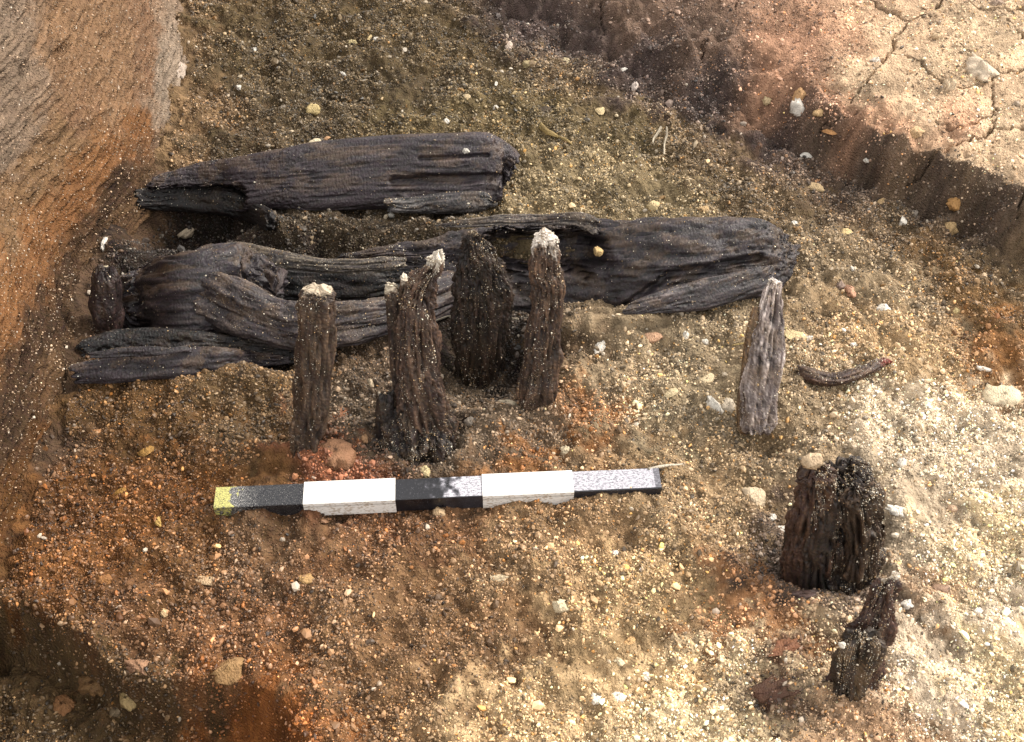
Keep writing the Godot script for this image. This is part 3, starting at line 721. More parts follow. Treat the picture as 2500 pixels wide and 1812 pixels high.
func make_stakes() -> void:
	var across := Vector3.RIGHT
	var g := "wooden stakes driven into the trench floor"
	var brown := lin8(62, 47, 39)
	var light := lin8(122, 98, 78)
	var o := thing("wooden_stake", "round topped brown stake, leftmost of the standing stakes", "stake", g)
	part("post", loft([Vector4(-0.2426, -0.0005098, -0.8309, 0.01155), Vector4(-0.2374, 0.02557, -0.8389, 0.01611), Vector4(-0.2304, 0.05591, -0.8482, 0.01899), Vector4(-0.2235, 0.09134, -0.859, 0.02022), Vector4(-0.2178, 0.1258, -0.8695, 0.02043), Vector4(-0.2117, 0.1701, -0.8831, 0.02005), Vector4(-0.2081, 0.1959, -0.891, 0.02006), Vector4(-0.2068, 0.2076, -0.8945, 0.01828), Vector4(-0.2063, 0.2128, -0.8961, 0.01248)], across, 0.75,
		{"seed": 200, "base": brown, "pale": light, "tip": lin8(176, 160, 138), "tip_from": 0.07, "tip_at_end": true, "specks": 0.08, "ragged": 0.005, "edge": 0.003, "lumps": 0.004, "crack": 0.005, "square": 3.2}), wood_mat, o)
	o = thing("wooden_stake", "split stake with a forked top, its taller prong ending in a pale tip", "stake", g)
	part("post", loft([Vector4(-0.08852, -0.03016, -0.8571, 0.02051), Vector4(-0.09367, -0.001508, -0.8658, 0.02855), Vector4(-0.1009, 0.02343, -0.8735, 0.03012), Vector4(-0.1054, 0.05391, -0.8828, 0.02819), Vector4(-0.1067, 0.08365, -0.8919, 0.02527), Vector4(-0.1067, 0.1184, -0.9025, 0.02237), Vector4(-0.1057, 0.1522, -0.9128, 0.01954), Vector4(-0.1029, 0.172, -0.9189, 0.01739), Vector4(-0.09767, 0.1893, -0.9242, 0.01381), Vector4(-0.09022, 0.2032, -0.9284, 0.009807), Vector4(-0.08367, 0.2149, -0.932, 0.007074), Vector4(-0.08114, 0.2243, -0.9349, 0.005345)], across, 0.6,
		{"seed": 210, "base": lin8(60, 44, 38), "pale": lin8(124, 96, 78), "tip": lin8(214, 204, 188), "tip_from": 0.14, "specks": 0.12, "ragged": 0.014, "edge": 0.006, "lumps": 0.005, "crack": 0.008, "square": 3.4}), wood_mat, o)
	part("prong", loft([Vector4(-0.127, -0.0069, -0.8834, 0.008901), Vector4(-0.1313, 0.03053, -0.8949, 0.007973), Vector4(-0.1328, 0.06688, -0.906, 0.007595), Vector4(-0.1337, 0.1022, -0.9168, 0.007745), Vector4(-0.1334, 0.1365, -0.9273, 0.008145), Vector4(-0.1329, 0.1633, -0.9354, 0.009061), Vector4(-0.1369, 0.1732, -0.9385, 0.005514)], across, 0.8,
		{"seed": 220, "base": lin8(62, 48, 44), "pale": lin8(130, 108, 92), "tip": lin8(200, 186, 164), "tip_from": 0.14, "specks": 0.06}), wood_mat, o)
	part("splinter", loft([Vector4(-0.1227, 0.1421, -0.929, 0.006348), Vector4(-0.121, 0.1699, -0.9375, 0.004518), Vector4(-0.1187, 0.1851, -0.9421, 0.001496)], across, 0.7, {"seed": 225, "base": brown, "pale": light, "tip": lin8(210, 196, 176), "tip_from": 0.5}), wood_mat, o)
	part("root_flare", loft([Vector4(-0.1106, -0.02885, -0.8475, 0.03867), Vector4(-0.1125, -0.01972, -0.8528, 0.04715), Vector4(-0.11, -0.00711, -0.86, 0.04592), Vector4(-0.1068, 0.01039, -0.8701, 0.03773), Vector4(-0.1039, 0.02773, -0.8802, 0.02512)], across, 0.6, {"seed": 229, "base": lin8(44, 34, 30), "pale": lin8(84, 66, 54), "lumps": 0.012, "edge": 0.01, "crack": 0.008, "specks": 0.25, "ragged": 0.01}), wood_mat, o)
	part("foot", loft([Vector4(-0.155, -0.02212, -0.8599, 0.006458), Vector4(-0.1505, 0.01694, -0.8718, 0.0106), Vector4(-0.1455, 0.04758, -0.8812, 0.009421)], across, 0.8, {"seed": 228, "base": lin8(36, 30, 28), "pale": lin8(70, 58, 52)}), wood_mat, o)
	o = thing("wooden_stake", "broad pointed dark stake standing in the hollow behind the forked stake", "stake", g)
	part("post", loft([Vector4(-0.04104, -0.09302, -1.012, 0.0232), Vector4(-0.04182, -0.06735, -1.019, 0.03004), Vector4(-0.04173, -0.02566, -1.029, 0.03478), Vector4(-0.03937, 0.01472, -1.039, 0.03594), Vector4(-0.03773, 0.04741, -1.047, 0.03548), Vector4(-0.03948, 0.07928, -1.055, 0.02947), Vector4(-0.04293, 0.1042, -1.062, 0.02091), Vector4(-0.04645, 0.1213, -1.066, 0.01148), Vector4(-0.04793, 0.1298, -1.068, 0.003268)], across, 0.38,
		{"seed": 230, "base": lin8(44, 35, 29), "pale": lin8(88, 68, 56), "tip": lin8(120, 104, 88), "tip_from": 0.05, "specks": 0.10, "edge": 0.007, "lumps": 0.004, "ragged": 0.012, "crack": 0.006}), wood_mat, o)  # base colour darkened for the shadow the stake stands in
	o = thing("wooden_stake", "upright stake capped with a pale crumbly crust, right of the broad pointed stake", "stake", g)
	part("post", loft([Vector4(0.02772, 0.0013, -0.91, 0.0212), Vector4(0.0309, 0.02841, -0.9172, 0.02284), Vector4(0.03395, 0.05992, -0.9257, 0.02228), Vector4(0.03761, 0.09667, -0.9355, 0.0209), Vector4(0.04013, 0.1323, -0.9451, 0.01852), Vector4(0.04114, 0.1623, -0.9531, 0.01778), Vector4(0.03732, 0.1782, -0.9574, 0.01715), Vector4(0.03671, 0.2005, -0.9633, 0.01623), Vector4(0.03568, 0.218, -0.968, 0.01189), Vector4(0.03406, 0.2266, -0.9703, 0.005431)], across, 0.75,
		{"seed": 240, "base": lin8(58, 44, 38), "pale": lin8(128, 100, 80), "tip": lin8(226, 214, 200), "tip_from": 0.22, "specks": 0.10, "ragged": 0.006, "crack": 0.007, "edge": 0.004, "lumps": 0.004, "square": 3.2}), wood_mat, o)
	o = thing("wooden_stake", "pale grey weathered stake leaning back at right, its cut lower end lifted off the sand", "stake", g)
	part("post", loft([Vector4(0.289, 0.008391, -0.861, 0.01775), Vector4(0.2887, 0.0184, -0.8707, 0.01984), Vector4(0.2894, 0.03758, -0.8892, 0.02113), Vector4(0.2932, 0.0605, -0.9113, 0.02081), Vector4(0.297, 0.08331, -0.9334, 0.01892), Vector4(0.3008, 0.106, -0.9553, 0.01442), Vector4(0.304, 0.1286, -0.9771, 0.009418), Vector4(0.3043, 0.1354, -0.9836, 0.005752)], across, 0.6,
		{"seed": 250, "blunt": 0.2, "base": lin8(104, 88, 84), "pale": lin8(216, 200, 192), "dirt": 0.3, "tip": lin8(196, 186, 180), "tip_from": 0.05, "specks": 0.08, "ragged": 0.006, "edge": 0.003, "lumps": 0.003, "crack": 0.006, "square": 3.4}), wood_mat, o)
	part("brown_side", loft([Vector4(0.2745, 0.00399, -0.865, 0.005319), Vector4(0.2721, 0.01172, -0.8725, 0.006378), Vector4(0.2718, 0.03291, -0.8929, 0.00716), Vector4(0.2755, 0.06358, -0.9226, 0.006873), Vector4(0.2806, 0.08645, -0.9446, 0.007385), Vector4(0.2859, 0.1054, -0.963, 0.006844)], across, 0.9, {"seed": 255, "base": lin8(84, 62, 44), "pale": lin8(160, 124, 86), "dirt": 0.5, "specks": 0.08}), wood_mat, o)
	o = thing("wooden_stake", "short dark jagged stake nearest the front right corner, leaning, with a pale tip", "stake", g)
	part("back_half", loft([Vector4(0.3437, -0.002384, -0.5391, 0.02461), Vector4(0.344, 0.02302, -0.5483, 0.02479), Vector4(0.3464, 0.05122, -0.5586, 0.02315), Vector4(0.3523, 0.07874, -0.5686, 0.01759), Vector4(0.3545, 0.1056, -0.5783, 0.0139), Vector4(0.3581, 0.1287, -0.5868, 0.009887), Vector4(0.3602, 0.137, -0.5898, 0.003854)], across, 0.5,
		{"seed": 260, "base": lin8(60, 40, 36), "pale": lin8(122, 88, 70), "tip": lin8(214, 200, 182), "tip_from": 0.08, "specks": 0.15, "edge": 0.008, "lumps": 0.006, "ragged": 0.014, "crack": 0.007}), wood_mat, o)
	part("front_flake", loft([Vector4(0.3348, 0.01942, -0.5283, 0.01922), Vector4(0.3346, 0.0449, -0.5376, 0.01901), Vector4(0.3357, 0.06708, -0.5457, 0.01882), Vector4(0.3365, 0.08451, -0.552, 0.0178), Vector4(0.3371, 0.09204, -0.5548, 0.01168)], across, 0.35,
		{"seed": 270, "base": lin8(52, 40, 32), "pale": lin8(98, 78, 58), "specks": 0.3, "dirt": 0.8, "edge": 0.006, "lumps": 0.006, "ragged": 0.01, "crack": 0.006}), wood_mat, o)
	# ---- the stump
	o = thing("post_stump", "wide dark split post stump with ragged top, standing in gravel at the right", "stump")
	part("post", loft([Vector4(0.3562, -0.04242, -0.689, 0.0493), Vector4(0.35, 0.002053, -0.6968, 0.05071), Vector4(0.3451, 0.04465, -0.7043, 0.04723), Vector4(0.3403, 0.0855, -0.7115, 0.04201), Vector4(0.3348, 0.1144, -0.7166, 0.03534), Vector4(0.33, 0.1247, -0.7184, 0.02659)], across, 0.6, {"seed": 280, "base": lin8(38, 29, 26), "pale": lin8(78, 60, 48), "lumps": 0.008, "crack": 0.010, "specks": 0.25, "ragged": 0.012, "blunt": 0.3, "edge": 0.006,
		"dents": [[Vector3(0.3547, 0.0329, -0.7409), Vector3(0.3504, -0.01195, -0.6825), 0.012, 0.02], [Vector3(0.3827, 0.03563, -0.7245), Vector3(0.3837, 0.03694, -0.7265), 0.012, 0.012]]}), wood_mat, o)
	part("left_half", loft([Vector4(0.3245, -0.02183, -0.6815, 0.02329), Vector4(0.3194, 0.01612, -0.6882, 0.0248), Vector4(0.3165, 0.0582, -0.6956, 0.02237), Vector4(0.3133, 0.09854, -0.7028, 0.01958), Vector4(0.3081, 0.1335, -0.7089, 0.01602), Vector4(0.3046, 0.1436, -0.7107, 0.01047)], across, 0.55, {"seed": 290, "base": lin8(62, 40, 34), "pale": lin8(110, 80, 62), "crack": 0.010, "lumps": 0.008, "specks": 0.25, "edge": 0.006, "ragged": 0.009}), wood_mat, o)
	part("right_half", loft([Vector4(0.3786, -0.005155, -0.6751, 0.01761), Vector4(0.373, 0.03506, -0.6822, 0.02013), Vector4(0.3642, 0.0764, -0.6895, 0.02159), Vector4(0.3545, 0.1134, -0.6961, 0.02118), Vector4(0.3489, 0.1263, -0.6983, 0.016)], across, 0.5, {"seed": 300, "base": lin8(56, 42, 34), "pale": lin8(116, 90, 68), "crack": 0.010, "lumps": 0.008, "specks": 0.25, "edge": 0.006, "ragged": 0.009,
		"dents": [[Vector3(0.3802, 0.04339, -0.7206), Vector3(0.3812, 0.04415, -0.7218), 0.010, 0.014]]}), wood_mat, o)
	# ---- the twig
	o = thing("curved_twig", "dark half buried twig with a reddish end, right of the leaning grey stake", "twig")
	part("stem", loft([Vector4(0.3508, 0.009382, -0.9536, 0.007171), Vector4(0.3722, 0.009039, -0.9424, 0.008235), Vector4(0.3983, 0.009602, -0.9412, 0.00768), Vector4(0.4247, 0.0104, -0.9516, 0.007436), Vector4(0.4468, 0.0112, -0.9618, 0.005807), Vector4(0.4598, 0.012, -0.9666, 0.003324)], Vector3(0, 0.72, -0.69), 0.9, {"seed": 310, "base": lin8(60, 40, 34), "pale": lin8(128, 100, 84), "tip": lin8(130, 66, 56), "tip_from": 0.18, "specks": 0.12, "step": 0.0012, "edge": 0.003, "lumps": 0.003, "ragged": 0.008}), wood_mat, o)


# ------------------------------------------------------------------ the scale bar
func chamfer_box(size: Vector3, c: float) -> ArrayMesh:
	# a box with cut edges, standing on y = 0 and starting at x = 0; uv run along the bar and round it
	var st := SurfaceTool.new()
	st.begin(Mesh.PRIMITIVE_TRIANGLES)
	var outline := [Vector2(-size.z / 2, c), Vector2(-size.z / 2, size.y - c), Vector2(-size.z / 2 + c, size.y), Vector2(size.z / 2 - c, size.y), Vector2(size.z / 2, size.y - c), Vector2(size.z / 2, c), Vector2(size.z / 2 - c, 0), Vector2(-size.z / 2 + c, 0)]
	var n := outline.size()
	for k in n:
		var a: Vector2 = outline[k]
		var b: Vector2 = outline[(k + 1) % n]
		var nrm := Vector3(0, (a.x - b.x), (b.y - a.y))
		nrm = Vector3(0, b.x - a.x, -(b.y - a.y)).normalized()
		# v: 0 to 0.6 over the top, the rest down the front
		var va := 0.6 * (a.x / size.z + 0.5) if a.y > size.y * 0.5 and k < 4 else 0.62 + 0.38 * (1.0 - a.y / size.y)
		var vb := 0.6 * (b.x / size.z + 0.5) if b.y > size.y * 0.5 and k < 3 else 0.62 + 0.38 * (1.0 - b.y / size.y)
		if k == 3:
			va = 0.6
			vb = 0.62
		for q in [[0.0, a, va], [size.x, a, va], [size.x, b, vb], [0.0, a, va], [size.x, b, vb], [0.0, b, vb]]:
			st.set_normal(nrm)
			st.set_uv(Vector2(q[0] / size.x, q[2]))
			st.add_vertex(Vector3(q[0], q[1].y, q[1].x))
	for e in [0.0, size.x]:
		for k in range(1, n - 1):
			for a in [outline[0], outline[k], outline[k + 1]]:
				st.set_normal(Vector3(-1 if e == 0.0 else 1, 0, 0))
				st.set_uv(Vector2(0.01 if e == 0.0 else 0.99, 0.3))
				st.add_vertex(Vector3(e, a.y, a.x))
	return st.commit()


func bar_paint(kind: int) -> StandardMaterial3D:
	# 0 white, 1 black with a worn yellow end, 2 black with sky glare painted grey at right, 3 over the whole top
	var w := 512
	var h := 192
	var im := Image.create(w, h, false, Image.FORMAT_RGB8)
	var rough := Image.create(w, h, false, Image.FORMAT_L8)
	var a := noise(0.012, 400 + kind, 3)
	var b := noise(0.09, 410 + kind, 3)
	var c := noise(0.3, 420 + kind, 2)
	for y in h:
		for x in w:
			var u := float(x) / w
			var v := float(y) / h
			var n1 := a.get_noise_2d(x, y)
			var n2 := b.get_noise_2d(x * 0.35, y)
			var n3 := c.get_noise_2d(x, y * 0.4)
			var n4 := c.get_noise_2d(x * 0.25 + 900, y)
			var col := Color(0.86, 0.85, 0.83)
			var ro := 0.55
			if kind == 0:
				col = col.darkened(clampf(n2 * 0.10 + 0.02, 0.0, 0.2))
				if v > 0.62 and n2 + n1 * 0.6 > 0.22:
					col = col.lerp(Color(0.62, 0.55, 0.47), 0.55)
				if v > 0.70 and v < 0.73:
					col = col.darkened(0.18)
				if n3 > 0.62 and n2 > 0.1:
					col = col.lerp(Color(0.55, 0.5, 0.44), 0.5)
			else:
				col = Color(0.07, 0.07, 0.09).lightened(clampf(n2 * 0.06, 0.0, 0.1))
				ro = 0.3 + n1 * 0.1
				var painted_glare := 0.0  # amount of grey sky glare painted over the black
				if kind == 2:
					painted_glare = smoothstep(0.45, 0.75, u + n1 * 0.35) * (1.0 if v < 0.6 else 0.15)
				if kind == 3:
					painted_glare = (0.95 if v < 0.57 else 0.1) * (0.55 if u > 0.93 else 1.0)
				if painted_glare > 0.0:
					var weave := clampf(0.80 + 0.2 * n3 + 0.4 * n4 + 0.45 * n2, 0.0, 1.0)
					col = col.lerp(Color(0.74, 0.73, 0.76), painted_glare * weave)
					ro = 0.45
				if kind == 1:
					if u + n1 * 0.14 + n2 * 0.05 < 0.19 and (v < 0.6 or n2 > -0.1):
						col = Color(0.74, 0.72, 0.42).darkened(clampf(0.08 + n3 * 0.5, 0.0, 0.5))
						if absf(n2) < 0.045 or n4 > 0.45:
							col = Color(0.12, 0.12, 0.10)
					elif n3 > 0.52 - 0.3 * smoothstep(0.5, 0.2, u) or (u < 0.5 and absf(n2 - 0.1) < 0.025):
						col = Color(0.70, 0.69, 0.66)
				elif n3 > 0.68:
					col = Color(0.66, 0.65, 0.66)
			im.set_pixel(x, y, col)
			rough.set_pixel(x, y, Color(ro, ro, ro))
	var m := StandardMaterial3D.new()
	m.albedo_texture = ImageTexture.create_from_image(im)
	m.roughness_texture = ImageTexture.create_from_image(rough)
	m.metallic_specular = 0.5
	return m


func make_scale_bar() -> void:
	var a := Vector3(-0.3301, 0, -0.7466)
	var b := Vector3(0.1677, 0, -0.7732)
	var left := Vector3(a.x, 0, a.z)
	var right := Vector3(b.x, 0, b.z)
	var dir := (right - left).normalized()
	var turn := atan2(-dir.z, dir.x)
	var back := Vector3(-sin(turn), 0, -cos(turn))
	var o := thing("scale_bar", "black and white banded scale bar lying on the sand, worn yellow at its left end", "scale bar", "", left + back * 0.014 + Vector3(0, minf(a.y, b.y) - 0.003, 0))
	o.rotation = Vector3(0, turn, 0)
	o.position.y -= 0.001
	var length := left.distance_to(right)
	var seg := length / 5.0
	var paints := [bar_paint(1), bar_paint(0), bar_paint(2), bar_paint(0), bar_paint(3)]
	for k in 5:
		var white := k % 2 == 1
		var over := 0.0012 if white else 0.0
		var mesh := chamfer_box(Vector3(seg + over * 2.0, 0.024 + over, 0.028 + over * 2.0), 0.0009)
		var m := part("white_segment" if white else "black_segment", mesh, paints[k], o)
		m.position = Vector3(seg * k - over, 0.0, 0)
		if k == 0:
			m.set_meta("label", "black segment with worn yellow paint on its end")
		if k == 4:
			m.set_meta("label", "end segment with silvery grey sky glare painted on top")


# ------------------------------------------------------------------ stones, shells, fragments
func stone_mesh(size: Vector3, color: Color, seed_: int, rough: float, kind: String) -> ArrayMesh:
	var w := 20
	var h := 11
	var n := noise(1.0, seed_, 3)
	var verts := PackedVector3Array()
	var cols := PackedColorArray()
	var cut := [Vector3(n.get_noise_1d(3.1), 0.5 + n.get_noise_1d(9.7), n.get_noise_1d(17.3)).normalized(), Vector3(n.get_noise_1d(33.1), n.get_noise_1d(49.7), n.get_noise_1d(57.3)).normalized()]
	for j in h:
		var lat := PI * (float(j) / (h - 1) - 0.5)
		for i in w:
			var lon := TAU * i / w
			var d := Vector3(cos(lat) * cos(lon), sin(lat), cos(lat) * sin(lon))
			var q := d * 1.6 + Vector3(seed_ % 17, 0, 0)
			var r := 1.0 + rough * (n.get_noise_3d(q.x, q.y, q.z) * 0.9 + 0.35 * n.get_noise_3d(q.x * 3.0, q.y * 3.0, q.z * 3.0))
			var p := d * r
			for c in cut:
				var over := p.dot(c) - 0.6
				if over > 0.0:
					p -= c * over * 0.85
			if kind == "shell":
				# a thin ribbed dish, hinge at one side
				var out := Vector2(p.x, p.z).length()
				p.y = 0.9 * (1.0 - out * out) * (1.0 if d.y > 0.0 else 0.7) + 0.05 * sin(atan2(p.z, p.x + 0.9) * 22.0)
				p.z *= 0.7 + 0.3 * p.x
			verts.append(p * size)
			var t := 1.0 + 0.5 * n.get_noise_3d(q.x * 2.2 + 8.0, q.y * 2.2, q.z * 2.2) + 0.25 * n.get_noise_3d(q.x * 9.0, q.y * 9.0, q.z * 9.0)
			cols.append(color * maxf(t, 0.2))
	return grid_mesh(verts, cols, w, h, true)


func on(spot: Array) -> Vector3:
	return Vector3(spot[0].x, spot[0].y, spot[0].z)


